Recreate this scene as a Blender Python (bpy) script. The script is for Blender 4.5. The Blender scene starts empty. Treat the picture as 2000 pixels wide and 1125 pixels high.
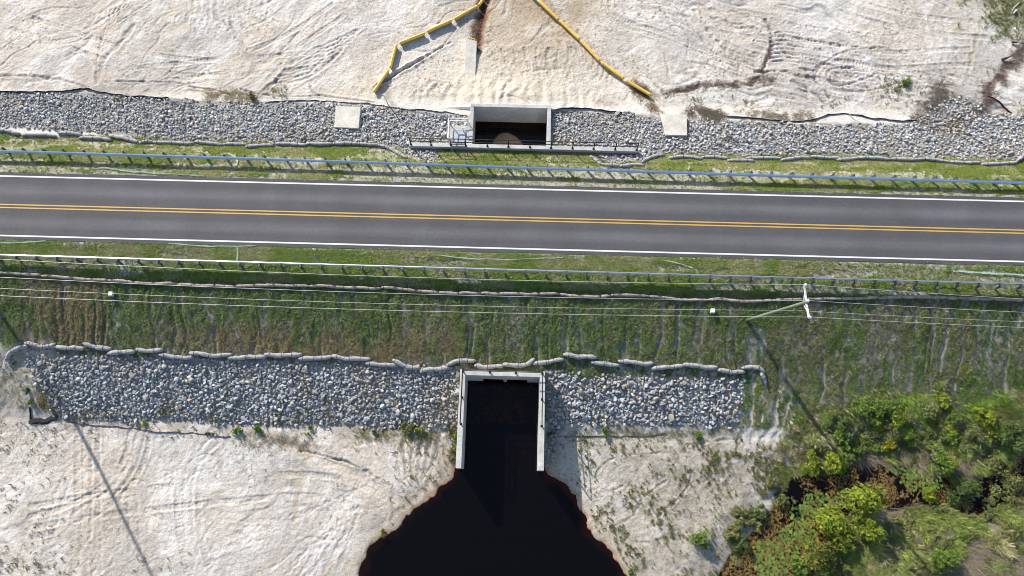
import bpy, bmesh, math, random
import numpy as np
from mathutils import Vector, Matrix
rng = np.random.default_rng(7); random.seed(7)
sc = bpy.context.scene
COL = sc.collection

# ------------------------------------------------------------------ camera, sky, sun, exposure
TILT, PSI, CH, FPX = math.radians(15.8), math.radians(1.55), 60.0, 1333.0
cam = bpy.data.cameras.new('camera'); camo = bpy.data.objects.new('camera', cam); COL.objects.link(camo)
cam.sensor_width = 36; cam.lens = FPX/2000*36; cam.clip_end = 3000; cam.clip_start = 1
camo.location = (0, 0, CH)
camo.rotation_euler = (Matrix.Rotation(PSI, 3, 'Z') @ Matrix.Rotation(TILT, 3, 'X')).to_euler()
sc.camera = camo
sc.render.engine = 'CYCLES'; sc.cycles.filter_width = 0.9
SUN_EL = math.radians(29.5)
sx, sy = -0.605, 0.796                                  # horizontal direction towards the sun
w = bpy.data.worlds.new('World'); sc.world = w; w.use_nodes = True
nt = w.node_tree; bg = nt.nodes['Background']
sky = nt.nodes.new('ShaderNodeTexSky'); sky.sky_type = 'NISHITA'; sky.sun_disc = False
sky.sun_elevation = SUN_EL; sky.sun_rotation = math.atan2(sx, sy)
nt.links.new(sky.outputs[0], bg.inputs[0]); bg.inputs[1].default_value = 0.135
sl = bpy.data.lights.new('sun', 'SUN'); sl.energy = 5.0; sl.angle = math.radians(0.6); sl.color = (1.0, 0.94, 0.86)
so = bpy.data.objects.new('sun', sl); COL.objects.link(so)
sd = Vector((sx*math.cos(SUN_EL), sy*math.cos(SUN_EL), math.sin(SUN_EL))).normalized()
so.rotation_euler = sd.to_track_quat('Z', 'Y').to_euler(); so.location = sd*90
vs = sc.view_settings; vs.view_transform = 'Standard'; vs.look = 'None'; vs.exposure = 0.38; vs.gamma = 1; vs.use_curve_mapping = False

# ------------------------------------------------------------------ helpers
def unproj(px, py, z):
    px = np.asarray(px, float); py = np.asarray(py, float)
    u = (px-1000)/FPX; v = (562.5-py)/FPX
    y = v*math.cos(TILT)+math.sin(TILT); zz = v*math.sin(TILT)-math.cos(TILT)
    X = u*math.cos(PSI)-y*math.sin(PSI); Y = u*math.sin(PSI)+y*math.cos(PSI)
    t = (np.asarray(z)-CH)/zz
    return X*t, Y*t
TBL = np.random.default_rng(99).random((256, 256))
def vn(x, y, s=0):
    x = np.asarray(x, float)+s*17.31; y = np.asarray(y, float)+s*9.77
    xi = np.floor(x).astype(int); yi = np.floor(y).astype(int)
    fx = x-xi; fy = y-yi; fx = fx*fx*(3-2*fx); fy = fy*fy*(3-2*fy)
    a = TBL[xi & 255, yi & 255]; b = TBL[(xi+1) & 255, yi & 255]; c = TBL[xi & 255, (yi+1) & 255]; d = TBL[(xi+1) & 255, (yi+1) & 255]
    return (a*(1-fx)+b*fx)*(1-fy)+(c*(1-fx)+d*fx)*fy
def fbm(x, y, o=4, s=0, g=.5):
    t = 0; a = 1; n = 0
    for k in range(o):
        t = t+a*vn(x*2**k, y*2**k, s+k*5); n += a; a *= g
    return t/n
def ridge(x, y, o=3, s=0):
    t = 0; a = 1; n = 0
    for k in range(o):
        t = t+a*(1-np.abs(2*vn(x*2**k, y*2**k, s+k*7)-1)); n += a; a *= .5
    return t/n
def ss(a, b, x):
    t = np.clip((x-a)/(b-a), 0, 1); return t*t*(3-2*t)
def rot(x, y, deg):
    c, s_ = math.cos(math.radians(deg)), math.sin(math.radians(deg)); return x*c+y*s_, -x*s_+y*c
PY = [-3000, -12, 0, 4.5, 9.5, 13.5, 17.3, 18.6, 20.2, 20.45, 27.15, 27.4, 29.5, 30.7, 31.4, 33.5, 37.4, 45, 60, 3000]
PZ = [-5.4, -5.4, -5.3, -5.0, -3.5, -2.02, -.62, -.32, -.06, -.05, -.05, -.06, -.42, -1.08, -1.36, -1.5, -1.85, -2.05, -2.3, -2.6]
def base(x, y): return np.interp(y, PY, PZ)
def W(px, py, dz=0.0):                                    # where a traced point lies on the ground
    px = np.asarray(px, float); py = np.asarray(py, float)
    z = np.full(px.shape, -2.0)
    for _ in range(7):
        x, y = unproj(px, py, z+dz); z = base(x, y)
    return x, y
def poly(pts):
    a = np.array(pts, float); x, y = W(a[:, 0], a[:, 1]); return np.stack([x, y], 1)
def smooth(P, n=2):
    P = np.array(P, float)
    for _ in range(n):
        q = .75*P[:-1]+.25*P[1:]; r = .25*P[:-1]+.75*P[1:]
        m = np.empty((2*len(q), P.shape[1])); m[0::2] = q; m[1::2] = r
        P = np.vstack([P[:1], m, P[-1:]])
    return P
def dist_poly(X, Y, P, closed=False):
    """distance and arc length to a polyline, for arrays"""
    D = np.full(X.shape, 1e9); S = np.zeros(X.shape); s = 0
    Q = np.vstack([P, P[:1]]) if closed else P
    for a, b in zip(Q[:-1], Q[1:]):
        d = b-a; L = math.hypot(*d)
        if L < 1e-6: continue
        t = np.clip(((X-a[0])*d[0]+(Y-a[1])*d[1])/L**2, 0, 1)
        e = np.hypot(X-a[0]-t*d[0], Y-a[1]-t*d[1]); m = e < D
        D = np.where(m, e, D); S = np.where(m, s+t*L, S); s += L
    return D, S
def inside(X, Y, P):
    r = np.zeros(X.shape, bool); n = len(P)
    for i in range(n):
        x1, y1 = P[i]; x2, y2 = P[(i+1) % n]
        if y1 == y2: continue
        c = ((y1 > Y) != (y2 > Y)) & (X < (x2-x1)*(Y-y1)/(y2-y1)+x1); r ^= c
    return r
def sdf(X, Y, P):                                          # negative inside
    D, _ = dist_poly(X, Y, P, True); return np.where(inside(X, Y, P), -D, D)

def tag(o, label=None, cat=None, group=None, kind=None):
    if label: o['label'] = label
    if cat: o['category'] = cat
    if group: o['group'] = group
    if kind: o['kind'] = kind
    return o
def empty(name, loc=(0, 0, 0)):
    o = bpy.data.objects.new(name, None); o.location = loc; o.empty_display_size = .3; COL.objects.link(o); return o
def mesh_np(name, V, F, mat, colors=None, parent=None, smoothf=False):
    """V (n,3), F (m,k) same-size faces"""
    V = np.asarray(V, np.float32); F = np.asarray(F, np.int32); k = F.shape[1]
    me = bpy.data.meshes.new(name)
    me.vertices.add(len(V)); me.vertices.foreach_set('co', V.ravel())
    me.loops.add(F.size); me.loops.foreach_set('vertex_index', F.ravel())
    me.polygons.add(len(F)); me.polygons.foreach_set('loop_start', np.arange(len(F), dtype=np.int32)*k)
    try: me.polygons.foreach_set('loop_total', np.full(len(F), k, np.int32))
    except Exception: pass
    if colors is not None:
        c = np.ones((len(V), 4), np.float32); c[:, :3] = colors
        at = me.attributes.new('Col', 'FLOAT_COLOR', 'POINT'); at.data.foreach_set('color', c.ravel())
    me.update(calc_edges=True); me.validate()
    me.polygons.foreach_set('use_smooth', np.full(len(me.polygons), smoothf))
    me.materials.append(mat)
    o = bpy.data.objects.new(name, me); COL.objects.link(o)
    if parent: o.parent = parent
    return o
class MB:
    def __init__(s): s.v = []; s.f = []; s.smooth = False
    def add(s, vs_, fs):
        b = len(s.v); s.v += [tuple(map(float, p)) for p in vs_]; s.f += [tuple(b+i for i in f) for f in fs]; return s
    def box(s, x0, x1, y0, y1, z0, z1, bev=0):
        if bev > 0:
            b = bev
            ring = lambda i, z: [(x0+i, y0+i, z), (x1-i, y0+i, z), (x1-i, y1-i, z), (x0+i, y1-i, z)]
            v = ring(b, z0)+ring(0, z0+b)+ring(0, z1-b)+ring(b, z1)
            f = [(3, 2, 1, 0), (12, 13, 14, 15)]
            for r in range(3):
                for k in range(4): f.append((r*4+k, r*4+(k+1) % 4, r*4+4+(k+1) % 4, r*4+4+k))
            return s.add(v, f)
        v = [(x, y, z) for z in (z0, z1) for x, y in ((x0, y0), (x1, y0), (x1, y1), (x0, y1))]
        return s.add(v, [(3, 2, 1, 0), (4, 5, 6, 7), (0, 1, 5, 4), (1, 2, 6, 5), (2, 3, 7, 6), (3, 0, 4, 7)])
    def tube(s, pts, r, n=8, cap=True):
        pts = [Vector(p) for p in pts]; rs = r if hasattr(r, '__len__') else [r]*len(pts); rings = []
        up = Vector((0, 0, 1))
        d0 = (pts[1]-pts[0]).normalized()
        a = d0.cross(up) if abs(d0.z) < .95 else d0.cross(Vector((1, 0, 0)))
        a.normalize()
        for i, p in enumerate(pts):
            d = (pts[min(i+1, len(pts)-1)]-pts[max(i-1, 0)]).normalized()
            a = (a-d*a.dot(d)).normalized(); c = d.cross(a)
            rings.append([p+(a*math.cos(2*math.pi*k/n)+c*math.sin(2*math.pi*k/n))*rs[i] for k in range(n)])
        v = [q for rg in rings for q in rg]; f = []
        for i in range(len(pts)-1):
            for k in range(n): f.append((i*n+k, i*n+(k+1) % n, (i+1)*n+(k+1) % n, (i+1)*n+k))
        if cap: f.append(tuple(range(n))[::-1]); f.append(tuple((len(pts)-1)*n+k for k in range(n)))
        return s.add(v, f)
    def bar(s, a, b, wd, h):                                 # rectangular bar from a to b
        a = Vector(a); b = Vector(b); d = (b-a).normalized(); up = Vector((0, 0, 1))
        if abs(d.z) > .95: up = Vector((0, 1, 0))
        r = d.cross(up).normalized()*wd/2; u = r.cross(d).normalized()*h/2
        v = [p+q for p in (a, b) for q in (-r-u, r-u, r+u, -r+u)]
        return s.add(v, [(0, 1, 2, 3), (7, 6, 5, 4), (0, 4, 5, 1), (1, 5, 6, 2), (2, 6, 7, 3), (3, 7, 4, 0)])
    def build(s, name, mat, parent=None, smoothf=False, loc=None):
        me = bpy.data.meshes.new(name); v = s.v
        if loc is not None: v = [(p[0]-loc[0], p[1]-loc[1], p[2]-loc[2]) for p in v]
        me.from_pydata(v, [], s.f); me.materials.append(mat); me.update()
        bm = bmesh.new(); bm.from_mesh(me); bmesh.ops.recalc_face_normals(bm, faces=bm.faces); bm.to_mesh(me); bm.free()
        if smoothf: me.polygons.foreach_set('use_smooth', [True]*len(me.polygons))
        o = bpy.data.objects.new(name, me); COL.objects.link(o)
        if loc is not None: o.location = loc
        if parent: o.parent = parent
        return o

# ------------------------------------------------------------------ materials
def mat(name, color=(.5, .5, .5), rough=.7, metal=0, attr=False, noise=None, bump=None, spec=.4, trans=0):
    m = bpy.data.materials.new(name); m.use_nodes = True; n = m.node_tree; N = n.nodes; L = n.links
    b = N['Principled BSDF']; b.inputs['Roughness'].default_value = rough; b.inputs['Metallic'].default_value = metal
    b.inputs['Specular IOR Level'].default_value = spec
    geo = N.new('ShaderNodeNewGeometry')
    if attr:
        a = N.new('ShaderNodeAttribute'); a.attribute_name = 'Col'; src = a.outputs['Color']
    else:
        r = N.new('ShaderNodeRGB'); r.outputs[0].default_value = (*color, 1); src = r.outputs[0]
    if noise:                                                 # list of (scale, low, high)
        for s_, lo, hi in noise:
            t = N.new('ShaderNodeTexNoise'); t.inputs['Scale'].default_value = s_; t.inputs['Detail'].default_value = 5
            L.new(geo.outputs['Position'], t.inputs['Vector'])
            mr = N.new('ShaderNodeMapRange'); mr.inputs[1].default_value = .3; mr.inputs[2].default_value = .7
            mr.inputs[3].default_value = lo; mr.inputs[4].default_value = hi; L.new(t.outputs['Fac'], mr.inputs[0])
            vm = N.new('ShaderNodeVectorMath'); vm.operation = 'SCALE'; L.new(src, vm.inputs[0]); L.new(mr.outputs[0], vm.inputs['Scale']); src = vm.outputs[0]
    L.new(src, b.inputs['Base Color'])
    if bump:
        t = N.new('ShaderNodeTexNoise'); t.inputs['Scale'].default_value = bump[0]; t.inputs['Detail'].default_value = 6
        L.new(geo.outputs['Position'], t.inputs['Vector'])
        bp = N.new('ShaderNodeBump'); bp.inputs['Strength'].default_value = bump[1]; bp.inputs['Distance'].default_value = bump[2]
        L.new(t.outputs['Fac'], bp.inputs['Height']); L.new(bp.outputs[0], b.inputs['Normal'])
    if trans:
        tr = N.new('ShaderNodeBsdfTranslucent'); L.new(src, tr.inputs[0]); mx = N.new('ShaderNodeMixShader'); mx.inputs[0].default_value = trans
        L.new(b.outputs[0], mx.inputs[1]); L.new(tr.outputs[0], mx.inputs[2]); L.new(mx.outputs[0], N['Material Output'].inputs[0])
    return m
M_ground = mat('ground', attr=True, rough=.95, spec=.1, noise=[(7, .80, 1.16), (2.1, .92, 1.06)], bump=(7, .75, .07))
M_veg = mat('vegetation', attr=True, rough=.65, spec=.25, trans=.25)
M_rock = mat('riprap', attr=True, rough=.8, spec=.3, noise=[(14, .8, 1.18)], bump=(30, .4, .02))
M_conc = mat('concrete', (.56, .55, .52), .85, noise=[(.9, .78, 1.08), (3.5, .86, 1.06), (14, .88, 1.08)], bump=(25, .3, .01), spec=.2)
M_lid = mat('slab_concrete', (.70, .66, .57), .85, noise=[(1.1, .80, 1.1), (4, .88, 1.06), (14, .9, 1.06)], bump=(25, .3, .01), spec=.2)
M_rail_sky = mat('rail_sky_reflection', (.50, .64, .84), .38, .7, noise=[(3, .9, 1.08)])  # galvanised steel with the sky's reflection painted in as a blue base colour
M_galv = mat('galvanised', (.62, .65, .68), .32, .9, noise=[(3, .85, 1.1)])
M_post = mat('galvanised_post', (.13, .14, .15), .6, .3, noise=[(7, .7, 1.2)])
M_black = mat('black_paint', (.015, .015, .017), .45)
M_white = mat('white_paint', (.78, .78, .76), .5, noise=[(3, .9, 1.05)])
M_yellow = mat('yellow_vinyl', (.84, .56, .12), .6, noise=[(5, .72, 1.1), (.7, .85, 1.08)], bump=(5, .3, .02))
M_skirt = mat('skirt_vinyl', (.50, .33, .09), .7)
M_sock = mat('sock_fabric', (.37, .36, .365), .95, noise=[(5, .75, 1.2), (22, .85, 1.15)], bump=(9, 1.0, .07), spec=.1)
M_sock2 = mat('weathered_sock', (.38, .32, .27), .95, noise=[(3, .62, 1.2), (18, .8, 1.2)], bump=(12, .7, .04), spec=.1)
M_tie = mat('dark_tie', (.05, .045, .045), .8)
M_fabric = mat('black_fabric', (.022, .02, .022), .8, noise=[(6, .6, 1.8)], bump=(10, .6, .05))
M_pole = mat('treated_pole', (.17, .205, .13), .85, noise=[(5, .75, 1.2)], bump=(20, .4, .01))
M_wire = mat('aluminium_wire', (.60, .60, .58), .5, .3)
M_arm = mat('fibreglass_arm', (.74, .74, .72), .5, noise=[(4, .8, 1.1)])
M_wood = mat('bleached_wood', (.45, .41, .36), .8, noise=[(5, .7, 1.2)])
M_net = mat('green_netting', (.38, .50, .38), .8, noise=[(6, .7, 1.2)])
M_pad = mat('lily_leaf', attr=True, rough=.4, spec=.4)
M_bluegrey = mat('gate_panel', (.42, .45, .50), .5, .2, noise=[(3, .9, 1.08)])
def asphalt():
    m = mat('asphalt', (.081, .080, .084), .82, spec=.35, noise=[(9, .86, 1.16), (3.1, .93, 1.08), (.35, .90, 1.08)], bump=(60, .5, .006))
    n = m.node_tree; N = n.nodes; L = n.links; b = N['Principled BSDF']
    src = b.inputs['Base Color'].links[0].from_socket
    g = N.new('ShaderNodeNewGeometry'); sp = N.new('ShaderNodeSeparateXYZ'); L.new(g.outputs['Position'], sp.inputs[0])
    def mt(op, a, bb=None, cc=None):
        q = N.new('ShaderNodeMath'); q.operation = op
        for i, v in enumerate((a, bb, cc)):
            if v is None: continue
            if isinstance(v, (int, float)): q.inputs[i].default_value = v
            else: L.new(v, q.inputs[i])
        return q.outputs[0]
    # dust swept to the middle of each lane, tyre-polished paths either side
    tot = None
    for yc, wd, amp in ((25.35, .60, .72), (22.15, .60, .62), (24.2, .25, .12), (23.35, .25, .1), (26.5, .2, .10), (21.1, .2, .1)):
        d = mt('DIVIDE', mt('SUBTRACT', sp.outputs[1], yc), wd); e = mt('MULTIPLY', mt('EXPONENT', mt('MULTIPLY', mt('MULTIPLY', d, d), -1)), amp)
        tot = e if tot is None else mt('ADD', tot, e)
    mp = N.new('ShaderNodeMapping'); mp.inputs['Scale'].default_value = (.06, 3.0, 1); L.new(g.outputs['Position'], mp.inputs[0])
    t = N.new('ShaderNodeTexNoise'); t.inputs['Scale'].default_value = 1; t.inputs['Detail'].default_value = 6; L.new(mp.outputs[0], t.inputs['Vector'])
    mp2 = N.new('ShaderNodeMapping'); mp2.inputs['Scale'].default_value = (.12, .1, 1); L.new(g.outputs['Position'], mp2.inputs[0])
    t2 = N.new('ShaderNodeTexNoise'); t2.inputs['Scale'].default_value = 1; t2.inputs['Detail'].default_value = 3; L.new(mp2.outputs[0], t2.inputs['Vector'])
    f = mt('ADD', mt('MULTIPLY', tot, mt('ADD', mt('MULTIPLY', t2.outputs[0], 1.4), .25)), mt('ADD', mt('MULTIPLY', t.outputs[0], .40), .76))
    vm = N.new('ShaderNodeVectorMath'); vm.operation = 'SCALE'; L.new(src, vm.inputs[0]); L.new(f, vm.inputs['Scale']); L.new(vm.outputs[0], b.inputs['Base Color'])
    return m
M_asph = asphalt()
def line_paint(name, c):
    return mat(name, c, .6, noise=[(.5, .90, 1.04), (25, .80, 1.08), (6, .90, 1.04)])
M_lw = line_paint('white_line_paint', (.80, .80, .78)); M_ly = line_paint('yellow_line_paint', (.68, .41, .085))
def water(name, tint, deep=0.0):
    m = bpy.data.materials.new(name); m.use_nodes = True; n = m.node_tree; N = n.nodes; L = n.links; N.remove(N['Principled BSDF'])
    tr = N.new('ShaderNodeBsdfTransparent'); tr.inputs[0].default_value = (*tint, 1)
    gl = N.new('ShaderNodeBsdfGlossy'); gl.inputs['Roughness'].default_value = .04
    fr = N.new('ShaderNodeFresnel'); fr.inputs[0].default_value = 1.33
    df = N.new('ShaderNodeBsdfDiffuse'); df.inputs[0].default_value = (.055, .047, .055, 1)
    m0 = N.new('ShaderNodeMixShader'); m0.inputs[0].default_value = deep; L.new(tr.outputs[0], m0.inputs[1]); L.new(df.outputs[0], m0.inputs[2])
    mx = N.new('ShaderNodeMixShader'); L.new(fr.outputs[0], mx.inputs[0]); L.new(m0.outputs[0], mx.inputs[1]); L.new(gl.outputs[0], mx.inputs[2])
    g = N.new('ShaderNodeNewGeometry'); t = N.new('ShaderNodeTexNoise'); t.inputs['Scale'].default_value = 1.5; L.new(g.outputs['Position'], t.inputs['Vector'])
    bp = N.new('ShaderNodeBump'); bp.inputs['Strength'].default_value = .04; bp.inputs['Distance'].default_value = .03; L.new(t.outputs[0], bp.inputs['Height'])
    L.new(bp.outputs[0], gl.inputs['Normal']); L.new(mx.outputs[0], N['Material Output'].inputs[0])
    return m
M_water = water('tannin_water', (.50, .27, .17), .05)

# ------------------------------------------------------------------ plan of the site (traced outlines, laid on the ground)
ZW = -5.75                                                   # pond level
OX0, OX1, OY0, OY1 = -5.0, 2.79, .96, 9.75                    # outlet box, outer faces
IX0, IX1, IY0, IY1 = -5.15, 2.95, 31.44, 36.45                # inlet box, outer faces
WT = .5
bedLL = poly([(36, 688), (120, 690), (330, 698), (600, 706), (770, 716), (900, 716), (903, 722), (893, 850), (888, 908), (878, 905), (884, 850), (850, 838), (760, 838), (700, 832), (600, 828), (500, 836), (430, 828), (330, 822), (250, 826), (200, 818), (140, 824), (100, 812), (85, 770), (64, 735), (52, 712)])
bedLR = poly([(1066, 720), (1110, 726), (1140, 738), (1200, 732), (1300, 735), (1400, 738), (1454, 742), (1452, 790), (1440, 838), (1380, 836), (1300, 832), (1200, 832), (1110, 830), (1092, 845), (1085, 880), (1076, 908), (1066, 912), (1066, 850)])
bedUL = poly([(-60, 178), (100, 181), (190, 183), (300, 190), (420, 198), (560, 200), (650, 203), (720, 208), (800, 214), (870, 224), (918, 226), (918, 290), (1000, 292), (860, 294), (852, 312), (830, 316), (800, 306), (770, 288), (740, 282), (640, 279), (480, 280), (330, 272), (250, 264), (100, 252), (-60, 247)])
bedUR = poly([(1076, 216), (1180, 220), (1250, 224), (1300, 230), (1450, 238), (1560, 244), (1640, 242), (1760, 244), (1800, 225), (1840, 190), (1870, 186), (1905, 195), (1940, 218), (2000, 224), (2070, 226), (2070, 290), (1995, 300), (1980, 312), (1850, 310), (1700, 303), (1500, 304), (1340, 303), (1290, 301), (1258, 314), (1200, 322), (1172, 312), (1162, 300), (1076, 292)])
px_pond = [(888, 918), (884, 932), (868, 945), (855, 952), (848, 968), (835, 976), (820, 985), (800, 1002), (785, 1020), (766, 1044), (742, 1052), (722, 1075), (704, 1100), (690, 1140), (660, 1260), (1290, 1260), (1240, 1160), (1222, 1125), (1205, 1095), (1185, 1068), (1160, 1050), (1145, 1022), (1137, 1000), (1126, 975), (1108, 950), (1088, 937), (1072, 928), (1062, 914), (1058, 890), (895, 890)]
a = np.array(px_pond, float); pond = np.stack(unproj(a[:, 0], a[:, 1], ZW), 1)
pond = smooth(np.vstack([pond, pond[:1]]), 1)[:-1]
px_marsh = [(1370, 1200), (1400, 1130), (1425, 1085), (1470, 1040), (1505, 1000), (1530, 962), (1540, 935), (1575, 920), (1620, 925), (1660, 905), (1700, 888), (1745, 898), (1800, 905), (1840, 922), (1870, 955), (1905, 935), (1960, 900), (2060, 880), (2060, 965), (1960, 985), (1900, 1010), (1850, 990), (1800, 985), (1745, 1005), (1705, 985), (1660, 1000), (1640, 1040), (1600, 1090), (1560, 1200)]
a = np.array(px_marsh, float); marsh = np.stack(unproj(a[:, 0], a[:, 1], ZW), 1)

# ------------------------------------------------------------------ the ground, one sheet out to the horizon
step = .1
cx = np.arange(-60, 60+1e-6, step); cy = np.arange(-16, 56+1e-6, step)
def grow(v, n, s):
    o = [v]
    for k in range(n): s *= 1.33; o.append(o[-1]+s)
    return o[1:]
gx = np.concatenate([[-v for v in grow(60, 28, .1)][::-1], cx, grow(60, 28, .1)])
gy = np.concatenate([[-v for v in grow(16, 28, .1)][::-1], cy, grow(56, 28, .1)])
X, Y = np.meshgrid(gx, gy, indexing='ij')
core = np.ones(X.shape)
near = ss(75, 62, np.abs(X))*ss(-32, -18, Y)*ss(72, 60, Y)
Z = base(X, Y).copy()
NP = lambda s, o=4, k=0: fbm(X*s, Y*s, o, k)
up = ss(36.6, 38.0, Y)                                        # upstream sand
wob = (fbm(X*.22, Y*0, 3, 3)-.5)*1.2
lowr = ss(20.5, 25, X+ (Y-6)*-.25)                            # right of the lower riprap
dn = ss(4.6, 3.2, Y+wob*.5)                                   # downstream flat
slope = ss(4.6, 5.4, Y)*ss(17.4, 16.9, Y)
sDLL, sDLR, sDUL, sDUR = [sdf(X, Y, p) for p in (bedLL, bedLR, bedUL, bedUR)]
sPond = sdf(X, Y, pond)+(fbm(X*.9, Y*.9, 4, 401)-.5)*1.1*ss(1.5, -1, Y); sMarsh = sdf(X, Y, marsh)
bed = np.minimum(np.minimum(sDLL, sDLR), np.minimum(sDUL, sDUR))
inbed = ss(.25, -.15, bed+(fbm(X*1.3, Y*1.3, 3, 9)-.5)*.5)
# colours (albedo)
def C(r, g, b): return np.array([r, g, b])
light, tan, greyS, dampc = C(.675, .635, .57), C(.59, .51, .405), C(.46, .425, .38), C(.42, .34, .24)
col = np.ones(X.shape+(3,))*light
def mixc(m, c):
    global col
    m = np.clip(m, 0, 1)[..., None]; col = col*(1-m)+np.asarray(c)*m
def mulc(m): 
    global col
    col = col*m[..., None]
warpx = (NP(.12, 3, 11)-.5)*10; warpy = (NP(.12, 3, 12)-.5)*10
# --- graded sand: broad lumps, then sweeping bulldozer streaks whose direction drifts
sandy = np.clip(up+dn+lowr*0, 0, 1)
Z += near*(up+dn*.5)*(NP(.13, 3, 1)-.5)*.55
def streaks(deg, fx, fy, s, o=3):
    a_, b_ = rot(X+warpx*.5, Y+warpy*.5, deg); return ridge(a_*fx, b_*fy, o, s)
mUL = up*ss(-10, -22, X); mUR = up*ss(5, 16, X); mUC = up*(1-ss(-10, -22, X))*(1-ss(5, 16, X))
st = mUL*streaks(38, .12, .85, 21)+mUR*streaks(-24, .09, .95, 22)+mUC*streaks(30, .25, .7, 23)+dn*ss(-2, -8, X)*streaks(70, .1, .8, 24)*1.0+dn*ss(0, 8, X)*streaks(-35, .2, .8, 25)
patch = ss(.35, .62, NP(.16, 3, 31))
Z += near*st**2*(.025+.06*patch)*(1-dn*.5)
fine = ridge(X*1.6+warpx, Y*2.2+warpy, 3, 41)
Z += near*(up+dn)*(fine-.5)*.04*(.3+patch)
Z += near*(up+dn+slope*.6)*(fbm(X*4.5, Y*4.5, 2, 44)-.5)*.05
Z += near*(up+dn)*(vn(X*6.3, Y*6.3, 47)-.5)*.04
Z += near*(up+dn)*(fbm(X*1.9, Y*1.9, 3, 45)-.5)*.07*ss(.3, .7, NP(.13, 3, 46))
# sharp creases left by blades and run-off
def crease(deg, fx, fy, k, lo, wgt):
    a_, b_ = rot(X+warpx*.9, Y+warpy*.9, deg); q = 1-np.abs(2*fbm(a_*fx, b_*fy, 3, k)-1); return ss(lo, 1.0, q)*wgt
cr = crease(-22, .07, .42, 131, .90, mUR)+crease(-40, .09, .5, 132, .92, mUR)+crease(40, .08, .45, 133, .93, mUL*.8)+crease(28, .10, .5, 134, .92, mUC)+crease(20, .1, .45, 135, .94, dn*ss(4, -4, X)*.6)+crease(-30, .14, .45, 136, .93, dn*ss(2, 6, X))
cr = cr*ss(.30, .6, NP(.3, 3, 137))
Z -= near*cr*.085
mixc(sandy*ss(.42, .66, NP(.10, 5, 51))*.8, tan)
mixc(sandy*cr*ss(.35, .6, NP(2.2, 3, 138))*.7, C(.27, .23, .20))
mixc(sandy*ss(.44, .66, NP(.21, 5, 52)+.12*(st-.5))*.7, greyS); mixc(sandy*ss(.48, .62, NP(.55, 4, 152))*.35, C(.50, .43, .36)); mixc(up*ss(6, 22, X)*.25, C(.54, .52, .50)); mixc(dn*ss(-8, -20, X)*ss(.4, .6, NP(.12, 4, 352))*.5, C(.71, .68, .63))
mixc(sandy*ss(.55, .75, NP(1.1, 4, 53))*.5, greyS)
a_, b_ = rot(X+warpx*.5, Y+warpy*.5, -25); a2, b2 = rot(X+warpx*.5, Y+warpy*.5, 55)
mixc(up*ss(0, 10, X)*ss(.5, .66, fbm(a_*.18, b_*1.9, 4, 57))*.55, greyS*.93); mixc((up*ss(0, -10, X)+dn*.6)*ss(.5, .68, fbm(a2*.2, b2*1.6, 4, 58))*.5, greyS)
mixc(sandy*ss(.56, .7, fbm(a2*.5, b2*1.1, 4, 59))*.5, C(.74, .70, .65))
mixc(sandy*ss(.55, .35, st)*ss(.45, .7, NP(.3, 3, 54))*.4, dampc*1.1)
mixc(sandy*ss(.70, .82, ridge(X*.55+warpx*.3, Y*.55+warpy*.3, 2, 55))*ss(.5, .7, NP(.2, 2, 56))*.35, C(.36, .31, .26))
# creamy sheet around the inlet, with wash ripples against it
cream = up*np.exp(-((X+2)/14)**2)*ss(46, 39, Y)
mixc(cream*.7, C(.70, .61, .48))
rip = np.sin((X+(NP(.5, 2, 60)-.5)*2.2)*5.2)*ss(40.5, 38.2, Y)*ss(36.4, 37.0, Y)*np.exp(-((X+2)/10)**4)
Z += near*rip*.05
# damp delta and rusty stream at the top
D1, _ = dist_poly(X, Y, smooth(poly([(958, -120), (950, -40), (945, 0), (940, 35), (932, 70), (932, 95)]), 2))
Z -= near*.30*ss(1.0, .1, D1); 
damp = up*np.exp(-(((X-1.3)/6.5)**2+((Y-49.5)/6.0)**2))*ss(.25, .6, NP(.5, 4, 61))
mixc(damp*1.6, dampc); mixc(up*np.exp(-(((X-2.5)/9)**2+((Y-47)/6.0)**2))*ss(.35, .6, NP(.35, 4, 361))*.6, C(.50, .41, .30)); mixc(ss(1.1, .3, D1+(NP(1.5, 3, 62)-.5)*.8)*.9, C(.16, .075, .04)); mixc(ss(.42, .15, D1+(NP(2, 3, 63)-.5)*.6)*.8, C(.05, .02, .014))
specks = ss(.74, .84, vn(X*5.3, Y*5.3, 70))*ss(.44, .64, NP(.25, 3, 71))
mixc(sandy*specks*.7, C(.20, .16, .12))
# --- ruts and cracks
def rut(pts, wd, depth, gauge=0, tread=0, dark=0, c=(.36, .30, .25), n=2, rough_=.0, berm=.5):
    """pressed wheel or blade marks along a traced line"""
    global Z
    P = smooth(poly(pts), n); x0, y0 = P.min(0)-2.5-gauge; x1, y1 = P.max(0)+2.5+gauge
    i = np.where((gx >= x0) & (gx <= x1))[0]; j = np.where((gy >= y0) & (gy <= y1))[0]
    if not len(i) or not len(j): return
    sl_ = np.s_[i[0]:i[-1]+1, j[0]:j[-1]+1]; x = X[sl_]; y = Y[sl_]
    d, s_ = dist_poly(x, y, P); d = d+(fbm(x*1.7, y*1.7, 3, 5)-.5)*rough_
    if gauge: d = np.abs(d-gauge)
    wd = wd*.78; g0 = np.exp(-(d/wd)**2); g = g0*(.35+1.0*fbm(x*.6, y*.6, 3, 8)); depth = depth*.8; bm_ = np.exp(-((d-wd*1.9)/(wd*.9))**2)
    Z[sl_] -= depth*g-depth*berm*bm_
    if tread: Z[sl_] += tread*np.sin(s_*13)*np.exp(-(d/(wd*1.5))**2)
    if dark:
        m = np.clip(g0*dark*(.3+1.25*fbm(x*3, y*3, 3, 6)), 0, 1)[..., None]; col[sl_] = col[sl_]*(1-m)+np.array(c)*m
brn = (.23, .175, .145)
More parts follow.
